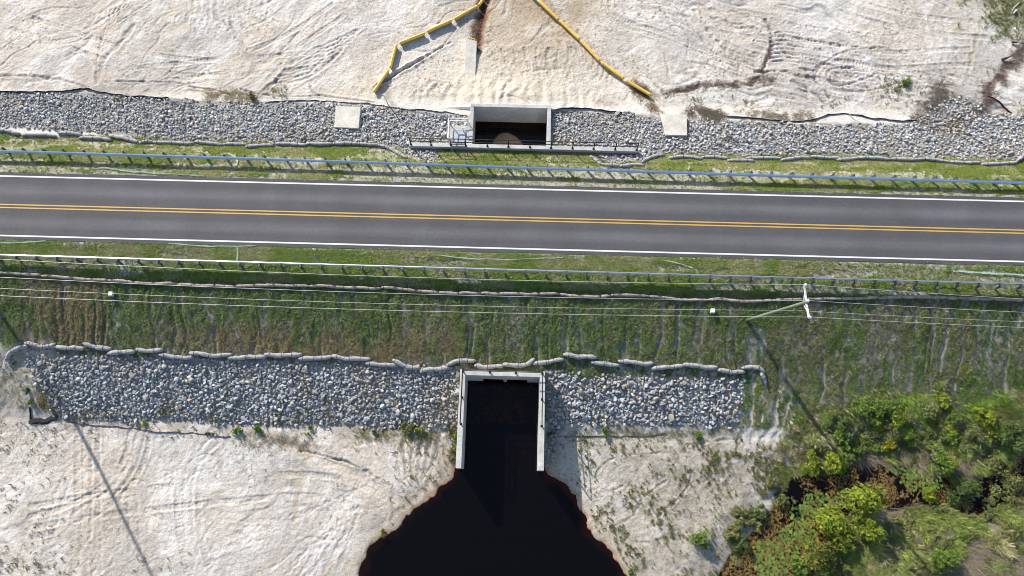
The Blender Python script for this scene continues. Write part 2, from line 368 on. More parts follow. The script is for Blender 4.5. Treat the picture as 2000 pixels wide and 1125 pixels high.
rut([(1495, 40), (1512, 75), (1500, 110), (1488, 138)], .28, .10, dark=.95, c=brn, rough_=.7)
rut([(1475, 142), (1530, 138), (1560, 152), (1575, 148), (1600, 160), (1620, 190)], .22, .12, dark=1.0, c=brn, rough_=.6)
rut([(1300, 182), (1340, 172), (1395, 165), (1450, 168), (1478, 152), (1510, 158)], .32, .10, dark=1.0, c=brn, rough_=.9)
rut([(1320, 176), (1360, 172)], .45, .02, dark=.8, c=brn, rough_=1.0)
rut([(1440, 168), (1500, 150)], .5, .03, dark=.8, c=brn, rough_=1.1)
rut([(1265, 150), (1300, 184), (1360, 172)], .15, .05, dark=.5, c=brn, rough_=.4)
rut([(1590, 150), (1610, 120), (1660, 95), (1730, 92)], .14, .06, dark=.45, rough_=.2)
rut([(1660, 132), (1625, 132), (1612, 148), (1625, 165), (1650, 168), (1710, 145)], .16, .08, dark=.5, rough_=.15)
rut([(1595, 148), (1592, 160), (1625, 178), (1700, 178), (1760, 160)], .12, .06, dark=.35, rough_=.15)
rut([(1445, 125), (1440, 150), (1445, 165)], .10, .05, dark=.3)
rut([(1545, 160), (1575, 172), (1610, 195)], .2, .10, dark=.7, c=brn, rough_=.5)
for k in range(6):
    q = 40+k*23+(k*5) % 9; rut([(1350+k*40, q-34), (1430+k*35, q-14+k), (1530+k*30, q+6+k*2), (1640+k*24, q+20+k*3), (1750+k*20, q+30+k*3)], .12+.03*(k % 3), .07+.03*(k % 2), dark=.3, rough_=.9)
for k in range(5):
    rut([(1355+k*14, 20+k*18), (1375+k*14, 60+k*14), (1430+k*10, 90+k*12), (1480, 108+k*8)], .2, .10, dark=.25, rough_=.5)
for k in range(8): rut([(1504, 66+k*8), (1530, 62+k*8), (1562, 68+k*8)], .12, .09, rough_=.2, dark=.2)
rut([(1915, 45), (1908, 80), (1895, 120), (1885, 160)], .25, .05, dark=.7, c=(.36, .30, .19), rough_=.7)
rut([(2010, 85), (1985, 112), (1950, 150), (1922, 182)], .5, .03, dark=1.0, c=brn, rough_=1.2)
rut([(1950, 150), (1920, 190), (1940, 205), (1975, 220)], .28, .06, dark=.9, c=brn, rough_=.8)
rut([(1935, 195), (1900, 225), (1860, 250), (1820, 268)], .5, .0, dark=.8, c=brn, rough_=1.0)
rut([(1830, 160), (1838, 180), (1815, 215), (1798, 232)], .55, .0, dark=.8, c=(.27, .23, .19), rough_=1.3)
rut([(1240, 160), (1265, 190), (1280, 212)], .5, .02, dark=.85, c=(.30, .21, .13), rough_=1.2)
rut([(1165, 200), (1205, 205)], .4, .0, dark=.6, c=brn, rough_=1)
rut([(750, 170), (768, 205)], .4, .0, dark=.6, c=(.27, .21, .15), rough_=1.0)
# upper left: blade fan and vertical scallops
for k in range(13): rut([(346+k*15+(k*5) % 7, -10), (350+k*14+(k*3) % 5, 22+(k*11) % 17), (346+k*16+(k*7) % 9, 44+(k*13) % 31)], .14+.05*(k % 3), .07, rough_=.9, dark=.45, c=(.46, .41, .37) if k % 3 else (.80, .76, .72))
for k in range(11): rut([(318-k*10, -10+k*3), (282-k*7, 14+k*2), (248-k*5, 36+k*3)], .12, .07, rough_=.25, dark=.3, c=(.40, .34, .28))
rut([(262, 50), (240, 80), (200, 122), (190, 162)], .3, .12, dark=.35, rough_=.6)
rut([(215, 30), (192, 95), (188, 160)], .12, .08, dark=.4, rough_=.4)
rut([(-10, 148), (60, 148), (130, 158), (168, 172)], .2, .10, dark=.6, c=brn, rough_=.5)
rut([(215, 160), (300, 160), (350, 160), (380, 172)], .10, .12, dark=.7, c=brn, rough_=.3)
rut([(378, 170), (420, 175), (460, 188)], .12, .12, dark=.6, c=brn, rough_=.4)
rut([(470, 175), (520, 188), (600, 190), (625, 185)], .12, .12, dark=.6, c=brn, rough_=.4)
rut([(538, 160), (505, 185), (495, 200)], .2, .12, dark=.5, c=brn, rough_=.6)
rut([(605, 165), (612, 185), (650, 190), (730, 200)], .12, .10, dark=.6, c=brn, rough_=.3)
for k in range(7): rut([(700-k*8, 60+k*9), (640-k*6, 84+k*12), (560-k*4, 130+k*6)], .2, .09, dark=.18, rough_=.5)
for k in range(6): rut([(880-k*15, 84+k*9), (830-k*14, 108+k*8), (770-k*8, 150+k*4)], .16, .10, dark=.2, rough_=.4)
for k in range(9): rut([(1060+k*14, 20+k*8), (1100+k*12, 60+k*9), (1120+k*8, 110+k*6)], .2, .06, dark=.25, rough_=.5, c=(.42, .34, .25))
for k in range(8): rut([(960+k*22, 96), (968+k*20, 124), (985+k*18, 150)], .2, .08, dark=.3, rough_=.9, c=(.45, .37, .27))
rut([(1190, -5), (1180, 22), (1200, 40), (1260, 60), (1345, 92)], .10, .04, dark=.35, rough_=.1)
rut([(1196, -5), (1187, 20), (1205, 36), (1262, 56), (1348, 87)], .06, .03, dark=-.2 if False else .0, rough_=.1)
# lower left: wheel tracks
for pts in ([(172, 822), (170, 900), (172, 990), (160, 1130)], [(278, 845), (262, 900), (225, 960), (150, 1010)], [(185, 850), (186, 960), (190, 1130)], [(420, 860), (375, 905), (365, 960), (370, 1060)], [(160, 890), (120, 950), (95, 1050)], [(250, 900), (262, 1000), (265, 1080)]):
    rut(pts, .20, .045, gauge=.42, tread=.008, rough_=.3)
for k in range(5): rut([(700-k*33, 960+k*11), (600-k*22, 990+k*19), (470-k*20, 1000+k*26)], .14, .04, rough_=.8, dark=.15)
for k in range(5): rut([(560+k*22, 1125), (600+k*19, 1070+(k*7) % 11), (660+k*10, 1030-k*10)], .16, .06, rough_=.9, dark=.2)
def track(pts, gauge=.95, c=(.46, .41, .36)):
    for sgn in (-1, 1):
        P = smooth(poly(pts), 2); d = np.gradient(P, axis=0); n_ = np.stack([-d[:, 1], d[:, 0]], 1)/np.hypot(d[:, 0], d[:, 1])[:, None]; Q = P+n_*sgn*gauge
        global Z, col
        x0, y0 = Q.min(0)-1; x1, y1 = Q.max(0)+1; i = np.where((gx >= x0) & (gx <= x1))[0]; j = np.where((gy >= y0) & (gy <= y1))[0]
        if not len(i) or not len(j): continue
        sl_ = np.s_[i[0]:i[-1]+1, j[0]:j[-1]+1]; x = X[sl_]; y = Y[sl_]; dd, s_ = dist_poly(x, y, Q); m = ss(.30, .20, dd)*ss(.25, .55, fbm(x*.45, y*.45, 3, 77))
        Z[sl_] -= m*(.04+.014*np.sin(s_*19)); Z[sl_] += .03*np.exp(-((dd-.36)/.08)**2)*ss(.25, .55, fbm(x*.45, y*.45, 3, 77))
        k = (m*(.22+.14*np.sin(s_*19+1)))[..., None]; col[sl_] = col[sl_]*(1-k)+np.array(c)*k
track([(172, 815), (170, 900), (172, 990), (162, 1140)]); track([(430, 850), (378, 905), (366, 960), (372, 1060), (400, 1150)]); track([(275, 845), (265, 900), (225, 960), (140, 1010), (60, 1030)])
track([(60, 1010), (200, 985), (420, 960), (640, 940), (760, 1000)])
track([(30, 40), (150, 80), (260, 120), (420, 135), (600, 120)]); track([(660, 20), (560, 90), (470, 120), (380, 135), (250, 150)]); track([(1190, -20), (1182, 22), (1215, 46), (1290, 68), (1400, 110)], .3)
track([(1900, 110), (1750, 120), (1650, 105), (1560, 95), (1460, 60), (1400, 10)]); track([(1790, 178), (1700, 165), (1625, 165), (1600, 148), (1630, 128), (1720, 140), (1850, 170)], .8); track([(1950, 60), (1800, 50), (1680, 20), (1600, -20)])
track([(1320, 30), (1350, 90), (1420, 130), (1560, 165), (1760, 200)])
rut([(560, 865), (640, 900), (700, 925), (770, 975), (800, 1000)], .7, .16, dark=.30, c=(.56, .47, .35), rough_=.5)
rut([(585, 880), (640, 892), (690, 905), (760, 950)], .12, .14, dark=.6, c=brn, rough_=.5)
rut([(845, 935), (815, 975), (775, 1000)], .3, .14, dark=.3, c=(.60, .50, .36), rough_=.3)
for k in range(6): rut([(770+k*18, 850), (775+k*15, 890), (785+k*10, 940)], .25, .12, dark=.35, c=(.46, .37, .27), rough_=.7)
rut([(762, 975), (768, 995), (760, 1020)], .12, .08, dark=.7, c=brn, rough_=.3)
# lower right: erosion rills, desiccation lines
for pts in ([(1150, 960), (1175, 952), (1190, 962), (1215, 950)], [(1165, 925), (1190, 895), (1235, 888), (1290, 885)], [(1140, 985), (1165, 968), (1170, 950)], [(1195, 1030), (1240, 1010), (1245, 980), (1300, 940)], [(1340, 870), (1400, 860), (1440, 858)], [(1285, 1010), (1340, 960), (1350, 930)], [(1165, 1040), (1185, 1030)]):
    rut(pts, .12, .08, dark=.75, c=(.27, .22, .17), rough_=.35)
for k in range(5): rut([(1470+k*22, 790-k*6), (1450+k*26, 830), (1440+k*22, 880)], .22, .07, dark=.3, c=(.3, .27, .2), rough_=.9)
# --- embankment slopes: rills running down, soil and mulch colours
rill = ridge(X*1.15+(NP(.35, 2, 80)-.5)*1.6, Y*.075, 2, 81)
bare = ss(-44.5, -42.5, X)*ss(-37.6, -38.2, X); rillm = ss(.70-.12*bare, .95, rill)*np.maximum(ss(.30, .55, fbm(X*.5, Y*.2, 3, 180)), bare)*ss(16.9, 16.0, Y)*slope
bank = np.clip(ss(5.2, 5.6, Y)*ss(17.6, 17.2, Y), 0, 1)
bank = np.maximum(bank*(1-ss(.2, -.2, np.minimum(sDLL, sDLR))), 0)
mixc(bank, C(.27, .24, .20)); mixc(bank*ss(.42, .62, NP(1.9, 4, 86))*.65, C(.12, .115, .075))
Z -= near*bank*(rillm*(.13+.14*bare)-.03); Z += near*bank*(fbm(X*2.4, Y*1.6, 3, 82)-.5)*.12
mixc(bank*rillm*.65*(1+ss(10, 25, X)*.4+bare*.3), C(.42, .39, .35)); mixc(bank*bare*ss(.42, .58, fbm(X*1.2, Y*.3, 3, 380))*.6, C(.40, .35, .29)); mixc(bank*ss(.52, .62, NP(4.2, 2, 186))*.45, C(.13, .12, .08)); mixc(bank*ss(.60, .70, NP(3.7, 2, 187))*.4, C(.40, .37, .32))
lowmix = ss(15.8, 10.5, Y+(NP(.3, 3, 83)-.5)*4)
brownz = bank*lowmix*ss(-26, -34, X)*0+bank*np.clip(ss(-36.5, -30, X)*ss(3, -10, X)*lowmix*1.2+ss(-37.5, -39, X)*ss(-47, -45, X), 0, 1)
mixc(brownz*.6*ss(.3, .6, NP(.8, 3, 84)), C(.21, .135, .065))
mixc(bank*ss(.42, .62, fbm(X*1.1, Y*.35, 4, 85))*(1-brownz)*.55*ss(20, 4, X), C(.07, .11, .03))
# shoulders
sh = np.clip(ss(17.0, 17.3, Y)*ss(20.6, 20.4, Y)+ss(27.0, 27.2, Y)*ss(32.2, 31.6, Y), 0, 1)*(1-ss(.1, -.2, bed))
mixc(sh, C(.42, .39, .32)); mixc(sh*ss(.42, .62, fbm(X*.25, Y*1.4, 4, 87))*.6, C(.15, .18, .06))
mixc(sh*ss(.65, .8, fbm(X*1.8, Y*1.8, 3, 88))*.5, C(.52, .47, .40)); mixc(sh*ss(.52, .66, NP(4.0, 2, 188))*.4, C(.17, .16, .11))
edge = sh*np.maximum(ss(20.0, 20.35, Y)*ss(21, 20.6, Y), ss(27.6, 27.2, Y)*ss(26.8, 27.1, Y)); mixc(edge*.8, C(.50, .46, .39))
Z += near*sh*(fbm(X*3, Y*3, 3, 89)-.5)*.06
# bed underlay and verge of the beds
mixc(inbed*.95, C(.25, .245, .24)); mixc(inbed*ss(.48, .64, NP(.5, 4, 390))*.6, C(.34, .30, .25)); vg = ss(.9, .3, np.abs(bed-.25))*(1-inbed)*(sh+bank*.8); mixc(vg*.8, C(.37, .345, .315))
dbed = ss(1.6, .2, np.abs(bed))*(1-inbed)*ss(.36, .6, NP(.9, 4, 90))*(up*.8+ss(6, 4.5, Y)); mixc(dbed*.75, C(.36, .31, .25)); Z += near*dbed*(NP(1.2, 3, 290)-.4)*.18
# lower right ground: sand giving way to soil and thatch
R = lowr*ss(12.5, 9.5, Y-(X-24)*.18)
soil = ss(-2.0, 2.5, -sMarsh+(NP(.35, 4, 91)-.5)*5)
rightveg = ss(24.5, 29, X-(Y-3)*.35+(NP(.3, 3, 92)-.5)*5)*ss(9.5, 5.5, Y-(X-34)*.10+(NP(.28, 4, 292)-.5)*7)
mixc(rightveg*.9, C(.16, .145, .085)); mixc(rightveg*ss(.5, .7, NP(.4, 4, 93))*.6, C(.27, .215, .15))
lr_sand = dn*ss(3, 6, X)*(1-rightveg)
mixc(lr_sand*ss(.34, .58, NP(.3, 4, 94))*.85, C(.44, .39, .33)); mixc(lr_sand*ss(.45, .6, NP(.6, 5, 295))*ss(5, 12, X)*.5, C(.36, .32, .26)); mixc(lr_sand*ss(.5, .62, NP(1.5, 4, 95))*ss(6, 14, X)*.5, C(.30, .27, .21)); mixc(lr_sand*ss(.5, .6, NP(2.6, 3, 195))*ss(5, 10, X)*.35, C(.2, .19, .12))
Z += near*rightveg*(NP(.5, 3, 96)-.4)*.35
sr = ss(19, 22, X)*ss(30, 26, X)*ss(3.5, 5, Y)*ss(9.5, 7.5, Y); mixc(sr*.7*ss(.40, .6, fbm(X*.9-Y*.45, Y*.25, 4, 97)), C(.56, .51, .44))
# far left margin
lm = ss(-43.4, -44.4, X-(Y-8)*.2+(NP(.4, 3, 98)-.5)*1.5)*ss(12.5, 10.5, Y)*ss(3, 4.5, Y); mixc(lm*.95, C(.47, .42, .36)); mixc(lm*ss(.5, .62, NP(.8, 4, 198))*.6, C(.27, .24, .17)); Z += lm*(NP(.7, 3, 298)-.5)*.35
# upper corners overgrown
ucr = up*ss(5.5, -1, np.hypot(X-60, (Y-54)*1.1)-8.5+(NP(.4, 4, 99)-.5)*9); ucl = up*ss(2, -1, np.hypot(X+60, (Y-52)*.9)-4+(NP(.6, 4, 100)-.5)*5)
mixc(ucr*.8, C(.20, .22, .09)); mixc(ucl*.8, C(.13, .12, .08))
mixc(up*ss(12, 0, np.hypot(X-58, Y-52)-3+(NP(.3, 4, 199)-.5)*9)*.45, C(.34, .31, .23))
# --- ponds: banks fall to the water, stained and silty below the waterline
bank_w = (1.6+1.8*NP(.3, 2, 101))
hgt = Z-ZW
k_ = np.clip(sPond/(bank_w*2.2), 0, 1); wobp = (NP(1.1, 3, 102)-.5)*.25
Zp = np.where(sPond < 0, ZW-.02-np.clip(-sPond*.4, 0, 1.2), ZW+np.maximum(hgt, .1)*(1-(1-k_)**2.2)+.02)
msk = (Y < 5.0) & (sPond < 8)
Z = np.where(msk, np.where(sPond < 0, np.minimum(Z, Zp), np.minimum(Z, Zp+.0)), Z)
Z += np.where(msk & (sPond > 0), np.exp(-((sPond-1.0)/.35)**2)*.12*wobp*4, 0)
km = np.clip(sMarsh/3.0, 0, 1); Zm = np.where(sMarsh < 0, ZW-.03-np.clip(-sMarsh*.25, 0, .5), ZW+.03+np.maximum(Z-ZW, .1)*km)
Z = np.where((sMarsh < 3) & (Y < 12), np.minimum(Z, Zm), Z)
pe = sPond+(NP(1.6, 3, 103)-.5)*.5
mixc(msk*ss(2.2, .3, pe)*.6, C(.45, .37, .27)); mixc(msk*ss(.5, .1, pe)*.6, C(.27, .19, .12)); mixc(msk*ss(.12, -.1, pe)*.95, C(.50, .20, .08)); mixc(msk*ss(-.05, -.75, sPond+(NP(.9, 3, 203)-.5)*.7), C(.010, .009, .011))
mixc((sMarsh < .4)*ss(.4, -.3, sMarsh)*(Y < 12)*.95, C(.19, .10, .04)); mixc((Y < 12)*ss(-.2, -.8, sMarsh)*ss(.42, .6, NP(.45, 4, 104)), C(.028, .015, .012))
# --- cut the culvert boxes out of the ground
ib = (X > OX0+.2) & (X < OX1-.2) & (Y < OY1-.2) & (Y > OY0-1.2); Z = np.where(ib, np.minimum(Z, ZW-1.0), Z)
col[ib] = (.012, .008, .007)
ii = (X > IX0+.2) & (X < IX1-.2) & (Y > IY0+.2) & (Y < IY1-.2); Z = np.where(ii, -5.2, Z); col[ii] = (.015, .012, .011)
nb_ = (Y > IY1-.25)*ss(4.5, .2, Y-IY1)*ss(7.5, 3.2, np.abs(X+1.1)); Z = Z+nb_*.28
# road formation stays just under the pavement
rd = (Y > 20.3) & (Y < 27.25); Z = np.where(rd, -.07, Z)
col = np.clip(col, .004, .9)
nx, ny = X.shape
idx = np.arange(nx*ny).reshape(nx, ny)
F = np.stack([idx[:-1, :-1], idx[1:, :-1], idx[1:, 1:], idx[:-1, 1:]], -1).reshape(-1, 4)
ground = mesh_np('ground', np.stack([X, Y, Z], -1).reshape(-1, 3), F, M_ground, col.reshape(-1, 3), smoothf=True)
tag(ground, kind='structure')
i0 = int(np.searchsorted(gx, -60-1e-9)); j0 = int(np.searchsorted(gy, -16-1e-9))
ZC = Z[i0:i0+len(cx), j0:j0+len(cy)]
def samp(A, x, y):
    u = np.clip((np.asarray(x, float)+60)/step, 0, len(cx)-1.001); v = np.clip((np.asarray(y, float)+16)/step, 0, len(cy)-1.001)
    i = u.astype(int); j = v.astype(int); fu = u-i; fv = v-j
    return (A[i, j]*(1-fu)+A[i+1, j]*fu)*(1-fv)+(A[i, j+1]*(1-fu)+A[i+1, j+1]*fu)*fv
def Hz(x, y): return samp(ZC, x, y)
def sub(A): return A[i0:i0+len(cx), j0:j0+len(cy)]
G = {k: sub(v) for k, v in dict(up=up, dn=dn, bank=bank, sh=sh, rill=rillm, brown=brownz, bed=bed, pond=sPond, marsh=sMarsh, rv=rightveg, ucr=ucr, ucl=ucl, lrs=lr_sand, LL=sDLL, LR=sDLR, UL=sDUL, UR=sDUR, edge=edge, D1=D1).items()}
def Wg(px, py, dz=0.0):
    z = Hz(*W(px, py)); 
    for _ in range(5):
        x, y = unproj(px, py, z+dz); z = Hz(x, y)
    return x, y, z
def Wp(px, py, dz=0.0):
    x, y, z = Wg(np.array([px], float), np.array([py], float), dz); return Vector((float(x[0]), float(y[0]), float(z[0])))

# ------------------------------------------------------------------ road, water
xs = np.concatenate([np.arange(-64, 64.1, .5)]); xs = np.concatenate([[-3000, -800, -200], xs, [200, 800, 3000]])
def strip(name, yn, ys_, z, m, jn=0, js=0):
    V = []; n = 6 if abs(yn-ys_) > 2 else 1
    for x in xs:
        a_ = ys_+(fbm(np.array(x*.9), np.array(0.), 3, 7)-.5)*js; b_ = yn+(fbm(np.array(x*.9), np.array(5.), 3, 8)-.5)*jn
        for k in range(n+1): V.append((x, a_+(b_-a_)*k/n, z))
    F_ = [(i*(n+1)+k, (i+1)*(n+1)+k, (i+1)*(n+1)+k+1, i*(n+1)+k+1) for i in range(len(xs)-1) for k in range(n)]
    return tag(mesh_np(name, V, F_, m), kind='structure')
strip('road', 27.20, 20.40, 0.0, M_asph, .16, .22)
yW1 = float(unproj(1000, 368.6, 0)[1]); yW2 = float(unproj(1000, 485.4, 0)[1]); yc = float(unproj(1000, 427.3, 0)[1])
strip('edge_line_white', yW1+.075, yW1-.075, .004, M_lw); strip('edge_line_white', yW2+.075, yW2-.075, .004, M_lw)
for dy in (-.155, .155): strip('centre_line_yellow', yc+dy+.06, yc+dy-.06, .004, M_ly)
def sheet(name, x0, x1, y0, y1, z):
    return tag(MB().add([(x0, y0, z), (x1, y0, z), (x1, y1, z), (x0, y1, z)], [(0, 1, 2, 3)]).build(name, M_water), kind='structure')
sheet('pond_water', -22, 14, -40, OY1+6, ZW); sheet('marsh_water', 16.5, 62, -40, 6.5, ZW)
sheet('inlet_water', IX0+.1, IX1-.1, IY0+.1, IY1-.1, -3.95)

# ------------------------------------------------------------------ outlet structure
def railing_run(parent, pts, h=1.1, post_idx=None):
    for i, p in enumerate(pts):
        if post_idx is not None and i not in post_idx: continue
        MB().box(p[0]-.045, p[0]+.045, p[1]-.045, p[1]+.045, p[2]+.02, p[2]+h).box(p[0]-.1, p[0]+.1, p[1]-.1, p[1]+.1, p[2], p[2]+.02).build('post', M_black, parent)
    for hh in (h, h*.52):
        m = MB()
        for a_, b_ in zip(pts[:-1], pts[1:]): m.bar((a_[0], a_[1], a_[2]+hh), (b_[0], b_[1], b_[2]+hh), .06, .06)
        m.build('rail', M_black, parent)
zo = -2.2; zb = -7.2
o = empty('culvert_outlet', (OX0, OY0, ZW)); tag(o, 'pale concrete culvert outlet with two long wingwalls around dark water below the road', 'culvert outlet')
o.location = (0, 0, 0)
MB().box(OX0, OX0+WT, OY0, OY1-.55, zb, zo, .02).build('wingwall', M_conc, o)
MB().box(OX1-WT, OX1, OY0, OY1-.55, zb, zo, .02).build('wingwall', M_conc, o)
hy0, hy1 = OY1-.55, OY1
MB().box(OX0, OX1, hy0+.002, hy1, -4.35, zo+.003, .02).build('headwall', M_conc, o)
bx = [(OX0, -3.0), (-1.06, -.74), (1.2, OX1)]
for x0, x1 in bx: MB().box(x0, x1, hy0+.002, hy1+3.5, zb, -4.352).build('pier', M_conc, o)
MB().box(OX0, OX1, hy1, hy1+3.5, -4.6, -4.353).build('barrel_roof', M_conc, o)
MB().box(OX0, OX1, hy1+3.5, hy1+3.7, zb, -4.3).build('barrel_dark_sheet', M_black, o)  # black sheet standing in for the darkness where the barrels run on
r = empty('outlet_railing', (0, 0, 0)); tag(r, 'black pipe railing running around three sides of the downstream culvert outlet', 'railing')
lx, rx, ty = OX0+.28, OX1-.27, OY1-.22
railing_run(r, [(lx, 4.81, zo), (lx, 7.18, zo), (lx, ty, zo+.003), (-2.28, ty, zo+.003), (.09, ty, zo+.003), (rx, ty, zo+.003), (rx, 7.19, zo), (rx, 4.82, zo)], 1.15)

# ------------------------------------------------------------------ inlet structure
zi = -1.0
o = empty('culvert_inlet'); tag(o, 'square concrete inlet box full of dark water with long headwall above the riprap', 'culvert inlet')
wt = .36
MB().box(IX0, IX0+wt, IY0+.42, IY1-wt, zb, zi, .015).build('side_wall', M_conc, o)
MB().box(IX1-wt, IX1, IY0+.42, IY1-wt, zb, zi, .015).build('side_wall', M_conc, o)
MB().box(IX0, IX1, IY1-wt, IY1, zb, zi+.003, .015).build('end_wall', M_conc, o)
MB().box(-10.97, 11.61, IY0, IY0+.4, -3.4, -.8, .015).build('headwall', M_conc, o)
MB().box(-10.99, 11.63, IY0-.03, IY0-.002, -1.12, -.92).build('coping_band', M_conc, o)
# silt heap that stands out of the water against the headwall
m = []; n = 22; V = []; F_ = []
cxs, cys = -1.35, IY0+.45
for i in range(9):
    rr = (1-i/8)
    for k in range(n+1):
        a_ = math.pi*k/n; q = 1+.05*math.sin(3*a_+1)
        V.append((cxs+1.95*rr*q*math.cos(a_), cys+3.3*rr*q*math.sin(a_), -4.05+.55*(1-rr**2.2)))
for i in range(8):
    for k in range(n): F_.append((i*(n+1)+k, i*(n+1)+k+1, (i+1)*(n+1)+k+1, (i+1)*(n+1)+k))
M_silt = mat('wet_silt', (.36, .25, .15), .7, noise=[(3, .7, 1.15)], bump=(8, .5, .04))
tag(mesh_np('silt_heap', V, F_, M_silt, smoothf=True), 'rounded heap of wet brown silt in the dark water of the inlet box', 'silt')
r = empty('inlet_railing'); tag(r, 'long black pipe railing on the headwall above the upstream inlet box', 'railing')
px_ = [-10.81, -8.81, -6.86, -5.4, -3.28, -1.21, .91, 2.98, 5.09, 7.16, 9.27, 11.38]
railing_run(r, [(x, 31.62, -.8) for x in px_], 1.3)
g = MB(); 
for k in range(5): g.bar((-6.75+k*.31, 31.67, -.7), (-6.75+k*.31, 31.67, .42), .03, .03)
g.bar((-6.8, 31.67, -.68), (-5.45, 31.67, -.68), .05, .05).bar((-6.8, 31.67, .45), (-5.45, 31.67, .45), .05, .05)
g.build('gate', M_black, r)
# valve chamber left of the inlet
o = empty('valve_chamber'); tag(o, 'small concrete valve chamber with pale cover beside left wall of inlet box', 'valve chamber')
MB().box(-7.05, -5.16, 31.86, 33.95, -3, -1.05, .02).build('chamber', M_conc, o)
MB().box(-6.85, -5.5, 32.05, 33.35, -1.048, -.93, .02).build('cover', M_bluegrey, o)
MB().tube([(-5.75, 33.3, -1.0), (-5.75, 33.3, -.3)], .05).tube([(-5.95, 33.3, -.3), (-5.55, 33.3, -.3)], .04).build('handwheel', M_white, o)
o = empty('platform_frame'); tag(o, 'white tubular guard frame standing round the valve chamber cover', 'guard frame')
P4 = [(-7.15, 31.95), (-7.15, 34.15), (-5.28, 34.15)]
for x, y in P4: MB().bar((x, y, -1.9), (x, y, 0.0), .07, .07).build('post', M_white, o)
for hh in (0.0, -.5):
    MB().bar((P4[0][0], P4[0][1], hh), (P4[1][0], P4[1][1], hh), .07, .07).bar((P4[1][0], P4[1][1], hh), (P4[2][0], P4[2][1], hh), .07, .07).build('rail', M_white, o)
# concrete lids on the upper riprap
def slab(px4, label, zt):
    a_ = np.array(px4, float); x, y = unproj(a_[:, 0], a_[:, 1], zt); x0, x1, y0, y1 = x.min(), x.max(), y.min(), y.max()
    c = (float(x.mean()), float(y.mean()), zt-.6); m = MB()
    tops = [(float(x[k]), float(y[k]), zt) for k in range(4)]
    bot = [(c[0]+(p[0]-c[0])*1.10, c[1]+(p[1]-c[1])*1.05, zt-1.0) for p in tops]
    v = bot+[(c[0]+(p[0]-c[0])*1.012, c[1]+(p[1]-c[1])*1.012, zt-.03) for p in tops]+tops
    f = [(11, 10, 9, 8)]
    for r_ in range(2):
        for k in range(4): f.append((r_*4+k, r_*4+(k+1) % 4, r_*4+4+(k+1) % 4, r_*4+4+k))
    m.add(v, f); tag(m.build('concrete_block', M_lid, loc=c), label, 'concrete block')
slab([(656, 207), (704, 209), (700, 250), (653, 248)], 'square concrete block in the upper riprap left of the inlet box', -1.2)
slab([(1293, 223), (1341, 224), (1342, 264), (1301, 263)], 'square concrete block in the upper riprap right of the inlet box', -1.2)
# ramp in the sand
p1 = Wp(907, 146); p2 = Wp(928, 150)
a_ = unproj(np.array([910, 931.]), np.array([76, 80.]), -1.35)
ta = Vector((float(a_[0][0]), float(a_[1][0]), -1.35)); tb = Vector((float(a_[0][1]), float(a_[1][1]), -1.35))
b1 = Vector((p1.x, p1.y, p1.z-.02)); b2 = Vector((p2.x, p2.y, p2.z-.02)); dn_ = Vector((0, 0, -1.3))
o = empty('concrete_ramp'); tag(o, 'narrow concrete ramp slab rising out of the sand north of the inlet box', 'ramp')
MB().add([ta, tb, b2, b1, ta+dn_, tb+dn_, b2+dn_, b1+dn_], [(0, 1, 2, 3), (7, 6, 5, 4), (0, 4, 5, 1), (1, 5, 6, 2), (2, 6, 7, 3), (3, 7, 4, 0)]).build('slab', M_lid, o)
g = MB(); q = Vector((.22, .06, 0))
l_, r_ = ta+Vector((.2, .0, 0)), tb+Vector((-.2, 0, 0)); u_ = Vector((0, .22, .02))
g.bar(l_, l_+u_, .05, .05).bar(r_, r_+u_, .05, .05).bar(l_+u_, r_+u_, .05, .05).bar((l_+r_)/2, (l_+r_)/2+u_, .05, .05); g.build('lifting_bracket', M_yellow, o)
# pipe stake
b = Wp(757, 203); o = MB().tube([(0, 0, -.5), (.0, .0, 1.0), (-.1, -.1, 1.9)], .06, 10).build('pipe_stake', M_galv, smoothf=True); o.location = b
tag(o, 'grey metal pipe stuck upright at the sand edge below left boom', 'pipe')
for (x, y, l) in ((219, 571, 'small white concrete marker on the grass slope at far left'), (1391, 604, 'small white concrete marker on the grass slope left of utility pole')):
    b = Wp(x, y+4); o = MB().box(-.19, .19, -.19, .19, -.3, .32, .02).build('white_marker', M_white); o.location = b; tag(o, l, 'marker')

